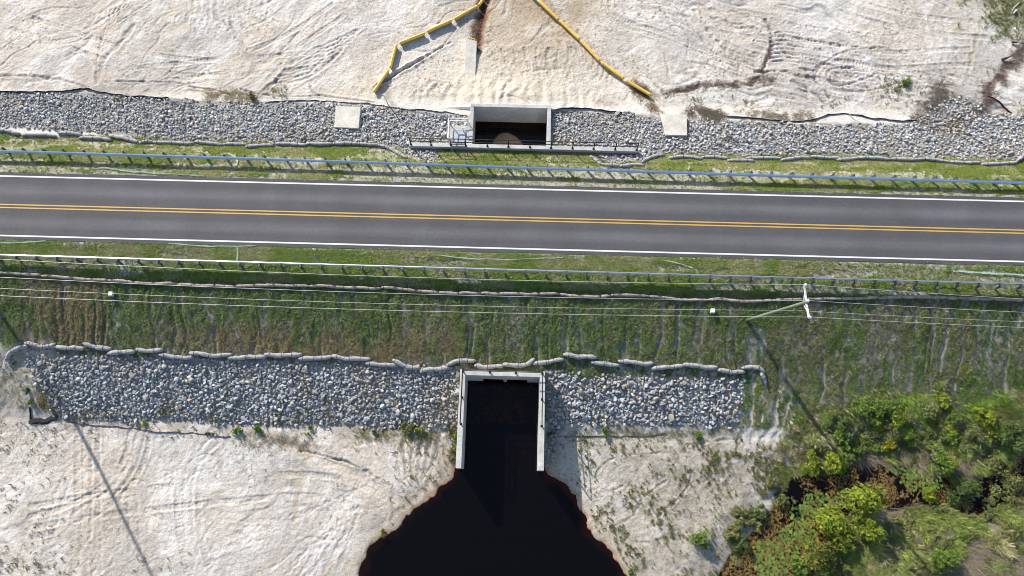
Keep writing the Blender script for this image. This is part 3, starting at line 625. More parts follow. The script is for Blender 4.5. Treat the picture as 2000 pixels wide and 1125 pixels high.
# ------------------------------------------------------------------ guardrails
def guardrail(pl, z, post_side, x0, label, pitch):
    """pl: traced (px,py) of the top of the rail"""
    a_ = np.array(pl, float); gxs, gys = unproj(a_[:, 0], a_[:, 1], z)
    fy = lambda x: float(np.interp(x, gxs, gys))
    root = empty('guardrail'); tag(root, label, 'guardrail')
    prof = [(.0, .0), (.045, -.012), (.085, -.05), (.085, -.085), (.02, -.125), (0, -.155), (.02, -.185), (.085, -.225), (.085, -.26), (.045, -.3), (0, -.31)]; prof = [(d*1.15, h*1.35) for d, h in prof]
    V = []; F_ = []; s_ = -post_side; xs_ = np.arange(-62, 62.1, 1.0)
    for x in xs_:
        y = fy(x)
        for d, h in prof: V.append((x, y+s_*d, z+h))
        for d, h in prof[::-1]: V.append((x, y+s_*(d-.006), z+h))
    n = len(prof)*2
    for i in range(len(xs_)-1):
        for k in range(n): F_.append((i*n+k, i*n+(k+1) % n, (i+1)*n+(k+1) % n, (i+1)*n+k))
    mesh_np('rail', V, F_, M_rail_sky if post_side > 0 else M_galv, parent=root)
    xq = x0
    while xq > -59: xq -= pitch
    m0 = MB().box(-.075, .075, -.06, .0, -1.3, .02).box(-.075, .075, -.16, -.1, -1.3, .02).box(-.012, .012, -.1, -.06, -1.3, .02)
    m1 = MB().box(-.07, .07, 0, .16, -.33, -.02, .01)
    pp = None
    while xq < 59:
        y = fy(xq)
        if pp is None:
            pp = m0.build('post', M_post, root); bb = m1.build('blockout', M_post, pp)
            if post_side > 0: pp.data.transform(Matrix.Scale(-1, 4, (0, 1, 0))); bb.data.transform(Matrix.Scale(-1, 4, (0, 1, 0))); pp.data.flip_normals(); bb.data.flip_normals()
            P_, B_ = pp, bb
        else:
            P_ = pp.copy(); COL.objects.link(P_); P_.parent = root; B_ = bb.copy(); COL.objects.link(B_); B_.parent = P_
        P_.location = (xq, y+post_side*.165, z); B_.location = (0, 0, 0)
        xq += pitch
    return root
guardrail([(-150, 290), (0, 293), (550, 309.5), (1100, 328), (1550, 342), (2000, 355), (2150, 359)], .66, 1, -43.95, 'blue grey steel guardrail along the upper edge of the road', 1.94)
guardrail([(-150, 493), (0, 497.5), (700, 518), (1420, 538.5), (2000, 554.5), (2150, 558)], .60, -1, 21.4, 'pale steel guardrail along the lower edge of the road by the wires', 1.875)

# ------------------------------------------------------------------ filter socks
ORD = ['first', 'second', 'third', 'fourth', 'fifth', 'sixth', 'seventh', 'eighth', 'ninth', 'tenth', 'eleventh', 'twelfth', 'thirteenth', 'fourteenth', 'fifteenth', 'sixteenth', 'seventeenth', 'eighteenth', 'nineteenth', 'twentieth', 'twenty first', 'twenty second', 'twenty third', 'twenty fourth', 'twenty fifth', 'twenty sixth', 'twenty seventh', 'twenty eighth', 'twenty ninth', 'thirtieth', 'thirty first']
def sock(pts, rad, label, group, m, ties=3, stake=True, seed=0):
    R_ = random.Random(seed); P = smooth(poly(pts), 2); L = np.r_[0, np.cumsum(np.hypot(*np.diff(P, axis=0).T))]
    n = max(6, int(L[-1]/.22)); t = np.linspace(0, L[-1], n); x = np.interp(t, L, P[:, 0]); y = np.interp(t, L, P[:, 1])
    y = y+(fbm(t*.9, t*0+seed, 2, 3)-.5)*rad*1.2
    z = Hz(x, y); z = np.convolve(np.pad(z, 1, 'edge'), [.25, .5, .25], 'valid')+rad*.72
    rs = [rad*(.80+.30*R_.random())*min(1, .45+.55*min(i, n-1-i)/1.3) for i in range(n)]
    c = (float(x[0]), float(y[0]), float(z[0]))
    root = MB().tube(list(zip(x, y, z)), rs, 12).build('filter_sock', m, smoothf=True, loc=c)
    tag(root, label, 'filter sock', group)
    for k in range(ties):
        i = int((k+.6)/(ties+.2)*(n-2)); i = min(max(i, 1), n-3)
        a_ = Vector((x[i], y[i], z[i])); b_ = Vector((x[i+1], y[i+1], z[i+1])); d = (b_-a_).normalized()*.022
        to = MB().tube([a_-d, a_+d], rs[i]*1.05, 12).build('tie', M_tie, None, loc=c); to.parent = root; to.location = (0, 0, 0)
    if stake and L[-1] > 1.6:
        i = n//2; p = Vector((x[i], y[i], z[i]+rad)); 
        to = MB().bar(p+Vector((-.09, .22, .12)), p+Vector((.13, -.30, -.25)), .03, .03).build('stake', M_tie, None, loc=c); to.parent = root; to.location = (0, 0, 0)
    return root
S1 = [[(16, 707), (20, 690), (34, 681), (56, 679)], [(50, 671), (64, 672), (78, 676)], [(75, 676), (93, 678), (110, 671)], [(107, 679), (136, 679), (166, 682)], [(163, 671), (190, 680), (219, 682)], [(210, 692), (236, 687), (266, 688)], [(268, 681), (292, 688), (320, 684)], [(312, 692), (345, 698), (380, 699)], [(371, 688), (410, 695), (455, 693)], [(446, 700), (480, 697), (522, 698)], [(518, 692), (550, 695), (592, 692)], [(583, 700), (620, 702), (651, 699)], [(649, 696), (685, 702), (725, 703)], [(713, 711), (745, 713), (776, 714)], [(767, 704), (790, 715), (822, 720)], [(821, 722), (850, 723), (880, 717)], [(872, 713), (895, 704), (930, 706)], [(926, 714), (950, 717), (985, 714)], [(982, 711), (1005, 716), (1025, 716), (1044, 700)], [(1040, 712), (1070, 709), (1102, 703)], [(1100, 693), (1135, 699), (1166, 700)], [(1154, 707), (1180, 712), (1210, 714)], [(1207, 706), (1240, 710), (1276, 711)], [(1271, 719), (1300, 718), (1336, 714)], [(1334, 711), (1365, 718), (1401, 718)], [(1400, 724), (1430, 729), (1454, 728)], [(1447, 721), (1470, 716), (1487, 720), (1491, 730)], [(1484, 727), (1491, 738), (1495, 752)]]
for k, p in enumerate(S1): sock(p, .22, f'grey filter sock above the lower riprap, {ORD[k]} from left in its row', 'filter socks above the lower riprap', M_sock, 3, True, k)
mid = [(-20, 531), (60, 536), (150, 544), (200, 547), (250, 552), (330, 555), (400, 558), (480, 560), (560, 558), (620, 558), (700, 562), (760, 562), (800, 567), (850, 571), (920, 573), (1000, 575), (1080, 574), (1130, 579), (1180, 578), (1230, 576), (1280, 579), (1330, 586), (1400, 584), (1470, 590), (1520, 586), (1560, 583), (1610, 585), (1700, 582), (1760, 580), (1850, 582), (1930, 585), (2020, 588)]
ms = smooth(np.array(mid, float), 1); nS = 17; cut = np.linspace(0, len(ms)-1, nS+1).astype(int)
for k in range(nS):
    q = ms[max(cut[k]-0, 0):cut[k+1]+1]
    if len(q) >= 2: sock(q+np.array([0, (k % 2)*1.0]), .15, f'weathered brown filter sock behind the lower guardrail, {ORD[k]} from left', 'filter socks behind the lower guardrail', M_sock2, 5, False, 50+k)
S3 = [[(-12, 256), (15, 256), (42, 262)], [(45, 265), (80, 263), (112, 268)], [(114, 260), (140, 261), (162, 266)], [(156, 271), (190, 269), (220, 275)], [(215, 267), (245, 271), (272, 279)], [(273, 281), (287, 277), (302, 279)], [(300, 279), (345, 281), (380, 281)], [(381, 278), (405, 280), (437, 284)], [(437, 283), (460, 282), (481, 285)], [(480, 288), (510, 285), (536, 286)], [(539, 281), (570, 283), (602, 284)], [(600, 283), (625, 283), (652, 282)], [(650, 282), (675, 282), (702, 281)], [(698, 283), (722, 283), (742, 286)], [(738, 285), (757, 288), (772, 297)], [(768, 294), (782, 303), (797, 310)]]
for k, p in enumerate(S3): sock(p, .19, f'grey filter sock below the upper left riprap, {ORD[k]} from left in row', 'filter socks below the upper left riprap', M_sock, 3, False, 80+k)
S4 = [[(1152, 306), (1162, 312), (1175, 322)], [(1174, 321), (1192, 324), (1212, 325)], [(1210, 326), (1235, 323), (1258, 324)], [(1252, 318), (1272, 308), (1298, 304)], [(1305, 309), (1340, 307), (1372, 312)], [(1370, 308), (1395, 308), (1423, 311)], [(1419, 315), (1445, 314), (1473, 317)], [(1456, 310), (1490, 311), (1526, 310)], [(1524, 315), (1552, 309), (1583, 311)], [(1583, 307), (1610, 309), (1642, 312)], [(1632, 313), (1660, 312), (1692, 309)], [(1688, 309), (1712, 311), (1738, 312)], [(1738, 311), (1770, 313), (1803, 312)], [(1800, 311), (1828, 313), (1855, 319)], [(1852, 318), (1880, 320), (1913, 318)], [(1915, 321), (1950, 321), (1986, 319)], [(1983, 316), (1994, 309), (2008, 297)]]
for k, p in enumerate(S4): sock(p, .19, f'grey filter sock below the upper right riprap, {ORD[k]} from left in row', 'filter socks below the upper right riprap', M_sock, 3, False, 110+k)

# ------------------------------------------------------------------ yellow booms
def boom(segs, label):
    root = empty('turbidity_boom'); tag(root, label, 'boom')
    for (x0, y0), (x1, y1) in segs:
        a_ = Wp(x0, y0, .36); b_ = Wp(x1, y1, .36); a_.z += .38; b_.z += .38
        n = 7; pts = []; 
        for k in range(n):
            t = k/(n-1); p = a_.lerp(b_, t); pts.append(p)
        rs = [.10]+[.165]*(n-2)+[.10]
        pts[1] = a_.lerp(b_, .04); pts[-2] = a_.lerp(b_, .96)
        f_ = MB().tube(pts, rs, 8).build('float_section', M_yellow, root)
        d = (b_-a_); V = []; F_ = []; nk = 12; pn = Vector((d.y, -d.x, 0)).normalized()
        for k in range(nk+1):
            t = .03+.94*k/nk; p = a_.lerp(b_, t); zg = float(Hz(p.x, p.y))
            off = pn*(.03*math.sin(k*1.9))
            for e in (-.008, .008): V += [tuple(p+Vector((0, 0, -.1))+pn*e), tuple(Vector((p.x, p.y, zg-.05))+off+pn*e)]
        for k in range(nk):
            b0 = k*4; F_ += [(b0, b0+4, b0+5, b0+1), (b0+2, b0+3, b0+7, b0+6), (b0, b0+2, b0+6, b0+4)]
        mesh_np('skirt', V, F_, M_skirt, parent=root)
boom([((965, -40), (946, -3)), ((944, -1), (935, 11)), ((933, 12), (887, 38)), ((883, 40), (834, 62)), ((830, 65), (780, 85)), ((774, 87), (762, 133)), ((759, 137), (730, 180))], 'yellow boom curving down the sand left of the rusty stream')
boom([((1015, -38), (1047, -1)), ((1052, 2), (1091, 39)), ((1094, 41), (1132, 77)), ((1135, 80), (1172, 119)), ((1175, 122), (1219, 154)), ((1222, 157), (1271, 186))], 'yellow boom running straight down the sand towards the right concrete block')

# ------------------------------------------------------------------ pole, wires
def utility_pole(basep, top, armdir, label, armlen=2.5):
    root = empty('utility_pole', basep); tag(root, label, 'utility pole', 'utility poles'); t = top-basep
    MB().tube([t*(-.04), t*.3, t*.7, t*1.0], [.175, .165, .135, .12], 14).build('pole', M_pole, root, True)
    ad = Vector(armdir).normalized(); c = t*.975; e0 = c-ad*armlen/2; e1 = c+ad*armlen/2
    MB().bar(e0+Vector((0, 0, .12)), c, .12, .13).bar(c, e1+Vector((0, 0, .12)), .12, .13).build('crossarm', M_arm, root)
    MB().bar(c-ad*.75, t*.93, .04, .04).bar(c+ad*.75, t*.93, .04, .04).build('brace', M_arm, root)
    out = []
    for e in (e0+Vector((0, 0, .12)), c+Vector((0, 0, .15)), e1+Vector((0, 0, .12))):
        MB().tube([e, e+Vector((0, 0, .10)), e+Vector((0, 0, .14)), e+Vector((0, 0, .24)), e+Vector((0, 0, .30))], [.03, .03, .13, .12, .05], 10).build('insulator', M_arm, root, True)
        out.append(basep+e+Vector((0, 0, .3)))
    nb = t*.80; MB().bar(nb, nb+Vector((0, -.32, 0)), .06, .08).build('neutral_bracket', M_galv, root)
    MB().tube([nb*.8+Vector((.12, -.05, 0)), nb*.78+Vector((.2, -.1, -.8)), nb*.5+Vector((.14, -.05, 0))], .025, 6).build('guy_lead', M_tie, root)
    out.append(basep+nb+Vector((0, -.35, 0)))
    return out
pb = Wp(1460, 626); H_ = 12.2
tx, tyy = unproj(1578, 589, pb.z+H_)
ptop = Vector((float(tx), float(tyy), pb.z+H_))
aN = unproj(1577, 559, ptop.z-.2); aS = unproj(1585, 616, ptop.z-.2)
conR = utility_pole(pb, ptop, (float(aS[0]-aN[0]), float(aS[1]-aN[1]), 0), 'leaning green treated utility pole with white crossarm on the right embankment')
lb = Wp(-14, 592); ltop = lb+Vector((-.1, -1.3, 14.8))
conL = utility_pole(lb, ltop, (.12, -1, 0), 'green treated utility pole cut off by the left edge of the photo', 2.85)
wl = ['upper outermost overhead wire nearest the lower guardrail', 'second overhead wire down, ending on the middle of the crossarm', 'lowest overhead wire, tied to the south end of the crossarm', 'third overhead wire down, fixed lower on the green pole']
for k in range(4):
    A_, B_ = conL[k], conR[k]; Cc = conR[k]+(conR[k]-conL[k])+Vector((0, [-.2, 0.3, .3, .3][k], -.3)); pts = []
    for P0, P1, sag in ((A_, B_, 1.9), (B_, Cc, 2.0)):
        for i in range(29):
            t = i/28
            if pts and i == 0: continue
            p = P0.lerp(P1, t); p.z -= sag*4*t*(1-t); pts.append(tuple(p))
    pre = A_-(B_-A_)*.5; pts = [tuple(A_.lerp(pre, t)-Vector((0, 0, 3.0*t*(1.2-t)))) for t in (1, .5, .2)]+pts
    tag(MB().tube(pts, .015 if k != 3 else .013, 6).build('overhead_wire', M_wire, smoothf=True), wl[k], 'wire')

# ------------------------------------------------------------------ riprap
def hull_variants(n, npts, seed):
    R_ = random.Random(seed); out = []
    for _ in range(n):
        bm = bmesh.new()
        for k in range(npts):
            v = Vector((R_.gauss(0, 1), R_.gauss(0, 1), R_.gauss(0, 1))).normalized()*(.82+.3*R_.random())
            bm.verts.new((v.x*1.1, v.y*.85, v.z*.62))
        r_ = bmesh.ops.convex_hull(bm, input=bm.verts)
        for v in [v for v in bm.verts if not v.link_faces]: bm.verts.remove(v)
        bmesh.ops.triangulate(bm, faces=bm.faces); bm.verts.index_update()
        out.append((np.array([v.co[:] for v in bm.verts]), np.array([[v.index for v in f.verts] for f in bm.faces]))); bm.free()
    return out
HV = hull_variants(28, 15, 3)
def rand_rot(n):
    q = rng.normal(size=(n, 4)); q /= np.linalg.norm(q, axis=1)[:, None]; w_, x, y, z = q.T
    return np.stack([np.stack([1-2*(y*y+z*z), 2*(x*y-z*w_), 2*(x*z+y*w_)], -1), np.stack([2*(x*y+z*w_), 1-2*(x*x+z*z), 2*(y*z-x*w_)], -1), np.stack([2*(x*z-y*w_), 2*(y*z+x*w_), 1-2*(x*x+y*y)], -1)], 1)
def tiltrot(n, amt):
    th = rng.random(n)*6.283; c, s_ = np.cos(th), np.sin(th); Rz = np.zeros((n, 3, 3)); Rz[:, 0, 0] = c; Rz[:, 0, 1] = -s_; Rz[:, 1, 0] = s_; Rz[:, 1, 1] = c; Rz[:, 2, 2] = 1
    a_ = rng.normal(size=n)*amt; c, s_ = np.cos(a_), np.sin(a_); Rx = np.zeros((n, 3, 3)); Rx[:, 0, 0] = 1; Rx[:, 1, 1] = c; Rx[:, 1, 2] = -s_; Rx[:, 2, 1] = s_; Rx[:, 2, 2] = c
    return np.einsum('nij,njk->nik', Rz, np.einsum('nij,njk->nik', Rx, Rz.transpose(0, 2, 1)@Rz))
def stone_cols(n, shade_tint, bright):  # shade of the south-facing lower beds put into stone colour: bluer, darker
    v = np.clip(rng.normal(.305, .062, n)*bright, .10, .72); c = np.stack([v, v*1.01, v*1.0], 1)
    t = rng.random(n); warm = t < .16*(1 if shade_tint else 1.6); c[warm] *= [1.08, .96, .80]
    blue = t > (.45 if shade_tint else .72); c[blue] *= [.96, .99, 1.04]
    wht = (t > .3) & (t < .37); c[wht] = c[wht]*.3+.42
    dk = (t > .40) & (t < .44); c[dk] *= .55
    org = (t > .2) & (t < .2025); c[org] = [.5, .30, .14]
    return c
def riprap(key, smin, smax, sp, shade_tint, bright, indiv, label, group):
    A_ = G[key]; i, j = np.where(A_ < .0); x0, x1, y0, y1 = cx[i.min()], cx[i.max()], cy[j.min()], cy[j.max()]
    ax, ay = np.meshgrid(np.arange(x0, x1, sp), np.arange(y0, y1, sp), indexing='ij'); ax = ax.ravel(); ay = ay.ravel()
    ax = ax+rng.uniform(-.55, .55, ax.size)*sp; ay = ay+rng.uniform(-.55, .55, ay.size)*sp
    s_ = rng.uniform(smin, smax, ax.size)*rng.choice([.72, 1.0, 1.25, 1.6], ax.size, p=[.22, .60, .14, .04])
    e = samp(A_, ax, ay)+(fbm(ax*.8, ay*.8, 3, 4)-.5)*.7+(fbm(ax*3, ay*3, 2, 14)-.5)*.4
    ok = (e < 0.05)
    ok &= ~((ax > OX0-.15) & (ax < OX1+.15) & (ay > OY0-.2) & (ay < OY1+.15)) & ~((ax > IX0-.15) & (ax < IX1+.15) & (ay > IY0-.1) & (ay < IY1+.15))
    ok &= ~((ax > -7.2) & (ax < -5) & (ay > 31.7) & (ay < 34.1)) & ~((ay > 31.3) & (ay < 31.95) & (ax > -11.1) & (ax < 11.8))
    ok &= rng.random(ax.size) > np.where(e > -.35, .45, .03)
    ax, ay, s_ = ax[ok], ay[ok], s_[ok]; n = ax.size
    z = Hz(ax, ay)+rng.uniform(-.02, .16, n)*(s_/.2); Rm = rand_rot(n); flat = tiltrot(n, .45); sel = rng.random(n) < .7; Rm[sel] = flat[sel]
    cc = stone_cols(n, shade_tint, bright); tw = ss(.50, .68, fbm(ax*.35, ay*.35, 4, 71))*.55; tw = np.maximum(tw, ss(-.9, .0, samp(A_, ax, ay))*.45*(fbm(ax*.8, ay*.8, 3, 72) > .45)); cc = cc*(1-tw[:, None])+np.array([.40, .35, .285])*tw[:, None]*(.7+.5*rng.random((n, 1))); vi = rng.integers(0, len(HV), n)
    order = np.argsort(-s_); ind = set()
    for q in order:
        if len(ind) >= indiv: break
        if abs(ax[q]) < 44: ind.add(int(q))
    VV, FF, CC = [], [], []; b_ = 0
    for q in range(n):
        hv, hf = HV[vi[q]]; v = (hv*s_[q]*np.array([1, .95+.3*((q*7) % 5)/5, 1]))@Rm[q].T
        if q in ind:
            o_ = mesh_np('riprap_stone', v, hf, M_rock, np.tile(cc[q], (len(hv), 1))); o_.location = (ax[q], ay[q], z[q]); tag(o_, label, 'stone', group); continue
        VV.append(v+[ax[q], ay[q], z[q]]); FF.append(hf+b_); CC.append(np.tile(cc[q], (len(hv), 1))); b_ += len(hv)
    o_ = mesh_np('riprap', np.vstack(VV), np.vstack(FF), M_rock, np.vstack(CC)); return tag(o_, label.replace('larger angular stone', 'bed of angular riprap'), 'riprap', None, 'stuff')
riprap('LL', .11, .205, .235, True, 1.2, 75, 'grey larger angular stone in the long lower bed left of the outlet', 'larger stones in the lower left riprap')
riprap('LR', .12, .215, .245, True, 1.25, 75, 'grey larger angular stone in the lower bed right of the outlet', 'larger stones in the lower right riprap')
riprap('UL', .095, .175, .215, False, 1.4, 75, 'pale larger angular stone in the upper bed left of the inlet', 'larger stones in the upper left riprap')
riprap('UR', .095, .175, .215, False, 1.4, 75, 'pale larger angular stone in the upper bed right of the inlet', 'larger stones in the upper right riprap')

# ------------------------------------------------------------------ vegetation
def tufts(name, x, y, size, cols, label, cat, blades=5, lean=.9, up_=.9, width=.35, z=None, kind='stuff', wind=None):
    """many small leaf-sized triangles, grown in tufts at x, y; one object"""
    n = len(x); size = np.broadcast_to(size, (n,)); z = Hz(x, y) if z is None else z
    th = rng.random((n, blades))*6.283; ln = lean*(.35+.9*rng.random((n, blades))); hh = up_*(.45+.7*rng.random((n, blades))); sz = size[:, None]
    dx, dy = np.cos(th)*ln*sz, np.sin(th)*ln*sz
    if wind is not None: dx = dx+wind[0]*sz; dy = dy+wind[1]*sz
    bx, by = x[:, None]+rng.normal(size=(n, blades))*.18*sz, y[:, None]+rng.normal(size=(n, blades))*.18*sz; bz = np.broadcast_to(z[:, None]-.01, bx.shape)
    wx, wy = -np.sin(th)*width*sz*.5, np.cos(th)*width*sz*.5
    m0 = np.stack([bx-wx*.5, by-wy*.5, bz], -1); m1 = np.stack([bx+wx*.5, by+wy*.5, bz], -1)
    c0 = np.stack([bx+dx*.55-wx, by+dy*.55-wy, bz+hh*sz*.75], -1); c1 = np.stack([bx+dx*.55+wx, by+dy*.55+wy, bz+hh*sz*.75], -1)
    tp = np.stack([bx+dx*1.15, by+dy*1.15, bz+hh*sz*(.85)], -1)
    V = np.stack([m0, m1, c1, c0, tp], 2).reshape(-1, 3); k = np.arange(n*blades)*5
    F_ = np.concatenate([np.stack([k, k+1, k+2], 1), np.stack([k, k+2, k+3], 1), np.stack([k+3, k+2, k+4], 1)])
    cb = np.repeat(cols*(.55+.9*rng.random((n, 1))), blades, 0)*(.72+.56*rng.random((n*blades, 1))); C_ = np.repeat(cb, 5, 0)
    o_ = mesh_np(name, V, F_, M_veg, C_); tag(o_, label, cat, None, kind); return o_
def scatter(n, x0, x1, y0, y1, dens):
    x = rng.uniform(x0, x1, n); y = rng.uniform(y0, y1, n); d = dens(x, y); k = rng.random(n) < d; return x[k], y[k]
def pal(n, *cs):
    cs = np.array(cs); w_ = rng.dirichlet(np.ones(len(cs))*.8, n); return w_@cs
def mixp(a_, b_, t): return a_*(1-t[:, None])+b_*t[:, None]
gGreen, gYel, gDark, gBrown, gStraw, gOlive = (.115, .185, .035), (.23, .26, .055), (.07, .115, .03), (.235, .165, .09), (.46, .39, .26), (.16, .17, .06)
# road shoulders
nz = lambda x, y, fx, fy, s: fbm(x*fx, y*fy, 4, s)
def d_sh(x, y): 
    p = samp(G['sh'], x, y)*ss(.46, .62, nz(x, y, .22, 1.3, 87)*.65+nz(x, y, 2.2, 2.6, 122)*.35+.12*ss(28.6, 31, y)+.08*(y < 21)-.12*ss(24, 30, x)*(y < 21)+.1*ss(34, 46, x)*(y > 27)-.10*((np.abs(x-2) < 18) & (y > 27) & (y < 29.4)))
    return p*(1-.85*samp(G['edge'], x, y))+.06*samp(G['sh'], x, y)
x, y = scatter(150000, -56, 56, 17.0, 20.4, d_sh); c = 1.35*mixp(pal(len(x), gGreen, gGreen, gYel), pal(len(x), gOlive, gStraw), ss(.42, .62, nz(x, y, .4, .8, 12))*.6)
tufts('shoulder_grass', x, y, rng.uniform(.09, .17, len(x)), c, 'low green grass strip between the lower road edge and the guardrail sock row', 'grass')
x, y = scatter(170000, -58, 58, 27.1, 32.3, d_sh); c = 1.4*mixp(pal(len(x), gGreen, gYel, gYel), pal(len(x), gYel, gStraw), ss(.4, .62, nz(x, y, .4, .8, 13))*.7)
tufts('verge_grass', x, y, rng.uniform(.08, .15, len(x)), c, 'yellow green grass strip between the upper road edge and riprap', 'grass')
# embankment
def d_bank(x, y):
    p = samp(G['bank'], x, y)*(1-.93*samp(G['rill'], x, y))*(.12+.88*ss(.45, .60, nz(x, y, 1.3, .2, 21)*.42+nz(x, y, 3.4, 2.4, 121)*.58+.06*ss(12, 16, y)-.03*ss(4, 20, x)+.025))*(1-ss(-43.6, -44.6, x-(y-8)*.2)*ss(12, 10.5, y)*.93)
    return np.clip(p, 0, 1)*.95
x, y = scatter(560000, -58, 58, 4.6, 17.4, d_bank)
br = np.clip(samp(G['brown'], x, y)*ss(.3, .5, nz(x, y, .5, .5, 22)), 0, 1); mx_ = ss(.42, .62, nz(x, y, .7, .25, 23))*ss(6, 18, x)*.75
c = mixp(pal(len(x), gGreen, gDark, gDark, gGreen), pal(len(x), gBrown, (.19, .15, .08), gOlive), br); c = mixp(c, pal(len(x), gOlive, (.24, .18, .11), gDark), mx_)
st_ = ss(.52, .66, nz(x, y, 1.9, 1.2, 124))*.45; c = mixp(c, pal(len(x), (.33, .28, .17), gOlive), st_); c = c*.92+c.mean(1)[:, None]*np.array([.08, .09, .06]); c = c*(.95+.95*nz(x, y, 1.6, 1.0, 24))[:, None]+np.array([.02, .015, .008])
tufts('embankment_grass', x, y, rng.uniform(.06, .14, len(x)), c, 'green and brown grass cover on the wide embankment slope below the road', 'grass')
# right-hand rough ground
def d_rv(x, y): return samp(G['rv'], x, y)*ss(.34, .56, nz(x, y, .35, .35, 31)*.6+nz(x, y, 1.5, 1.5, 131)*.4)*(samp(G['marsh'], x, y) > .1)*.95
x, y = scatter(300000, 17, 59, -14, 14, lambda x, y: np.clip(d_rv(x, y)*1.25, 0, 1))
c = mixp(pal(len(x), gYel, gOlive, gGreen), pal(len(x), gOlive, (.24, .19, .10), gGreen), ss(.40, .62, nz(x, y, .5, .5, 34))); c = mixp(c, pal(len(x), (.15, .27, .04), (.24, .34, .05)), ss(.47, .6, nz(x, y, .33, .33, 38))*ss(3.5, 5, y)*.85); c = mixp(c, pal(len(x), gStraw, (.34, .28, .19)), np.maximum(ss(.5, .66, nz(x, y, .25, .4, 32))*.85*ss(6, 2, y), ss(.55, .7, nz(x, y, 1.1, 1.1, 35))*.7)); c *= (.35+1.35*nz(x, y, 1.3, 1.3, 33))[:, None]
tufts('marsh_grass', x, y, rng.uniform(.10, .28, len(x)), c, 'rough green and straw marsh grass around the lower right swamp', 'grass', blades=6, width=.22, lean=1.2, up_=1.0, wind=(.35, -.45))
def d_lg(x, y):
    a_, b_ = rot(x, y, -32); return samp(G['rv'], x, y)*ss(.40, .56, fbm(a_*.45, b_*1.6, 4, 36))*ss(6, 3, y)*(samp(G['marsh'], x, y) > .0)
x, y = scatter(200000, 26, 59, -14, 6, d_lg); hgt_ = .6+1.5*ss(.45, .65, nz(x, y, .8, .8, 39))
c = mixp(pal(len(x), gOlive, gYel, gGreen), pal(len(x), gStraw, (.27, .22, .13), gOlive), ss(.45, .66, nz(x, y, .4, .4, 37)))
tufts('long_marsh_grass', x, y, hgt_*rng.uniform(.13, .28, len(x)), 1.25*c*(.45+.75*nz(x, y, 1.5, 1.5, 139)[:, None])*(.7+.4*hgt_[:, None]), 'long bent olive grass streaming over the ground right of the young trees', 'grass', blades=6, width=.16, lean=1.0, up_=1.0, wind=(.4, -.4))
def d_th(x, y): return ss(.5, .66, nz(x, y, .25, .4, 32))*samp(G['rv'], x, y)*ss(4.5, 1.5, y)*(samp(G['marsh'], x, y) > -.3)
x, y = scatter(60000, 28, 59, -14, 5, d_th)
tufts('dead_reeds', x, y, rng.uniform(.35, .8, len(x)), pal(len(x), gStraw, (.34, .28, .21), (.24, .19, .14)), 'flattened dead straw coloured reeds between the swamp bushes', 'reeds', blades=5, width=.05, lean=1.1, up_=.5, wind=(.7, -.5))
# brown floating mat in the marsh
def d_al(x, y): return (samp(G['marsh'], x, y) < 0)*ss(.38, .52, nz(x, y, .4, .4, 41))*.9
x, y = scatter(60000, 17, 59, -14, 5, lambda x, y: d_al(x, y)*(~((nz(x, y, .01, .01, 1) > 9))))
tufts('brown_water_weed', x, y, rng.uniform(.08, .18, len(x)), pal(len(x), (.30, .17, .06), (.36, .24, .08), (.18, .18, .05), (.24, .12, .04)), 'rusty brown weed mat floating on the swamp water', 'water weed', blades=4, up_=.25, width=.4, z=np.full(len(x), ZW+.01))
# sparse weeds
def d_lr(x, y): return np.clip(samp(G['lrs'], x, y)*(.10+.55*ss(.40, .62, nz(x, y, .24, .24, 51)))*ss(.44, .60, nz(x, y, 3.3, 3.3, 151))*ss(.38, .56, nz(x, y, .7, .7, 152))*(1+1.0*ss(14, 22, x))*(samp(G['pond'], x, y) > .6)*(samp(G['marsh'], x, y) > 0), 0, 1)
x, y = scatter(52000, 5.5, 34, -14, 4.3, d_lr)
tufts('sparse_weeds', x, y, rng.uniform(.06, .20, len(x)), pal(len(x), gOlive, gYel, gDark, (.26, .21, .09)), 'scattered small olive weeds on the sand right of the pond', 'weeds', blades=8, width=.22, up_=1.3)
def d_ll(x, y):
    q = np.exp(-(((x+8.5)/2.6)**2+((y-.5)/3.)**2))*.35+ss(-38, -46, x)*ss(.45, .65, nz(x, y, .35, .35, 52))*.35+ss(-6, -11, y)*ss(-25, -36, x)*.25*ss(.4, .6, nz(x, y, .35, .35, 53))+.25*np.exp(-((y-3.6)/.7)**2)*ss(.45, .6, nz(x, y, .5, .5, 54))
    return np.clip(q, 0, 1)*(samp(G['pond'], x, y) > .5)*(samp(G['bed'], x, y) > -.6)*(~((x > OX0-.1) & (x < OX1+.1) & (y > .5)))
x, y = scatter(22000, -52, 24, -14, 5.4, d_ll)
tufts('sand_weeds', x, y, rng.uniform(.10, .24, len(x)), pal(len(x), gOlive, (.22, .18, .08), gDark, gStraw), 'thin dry weeds on the white sand left of the pond', 'weeds', blades=6, width=.25, up_=1.1)
def d_u(x, y): return np.clip(samp(G['ucr'], x, y)*.9+samp(G['ucl'], x, y)*.8+.5*np.exp(-(((x-44)/2.2)**2+((y-52.)/1.6)**2))*0+.8*np.exp(-(((x-38.5)/1.3)**2+((y-40.)/1.0)**2))+.5*np.exp(-(((x+25)/.7)**2+((y-37.8)/.7)**2))+.35*ss(52, 56, y)*ss(30, 40, x)*ss(.4, .6, nz(x, y, .4, .4, 55))+.35*ss(.52, .66, nz(x, y, .5, .9, 56))*np.exp(-((y-37.9)/.5)**2)*ss(14, 18, x), 0, 1)
x, y = scatter(90000, -59, 59, 36, 55.5, d_u)
tufts('upper_weeds', x, y, rng.uniform(.12, .28, len(x)), pal(len(x), gOlive, gGreen, gYel, gStraw), 'dry olive weeds fringing the upper sand field and its corners', 'weeds', blades=6, width=.22)
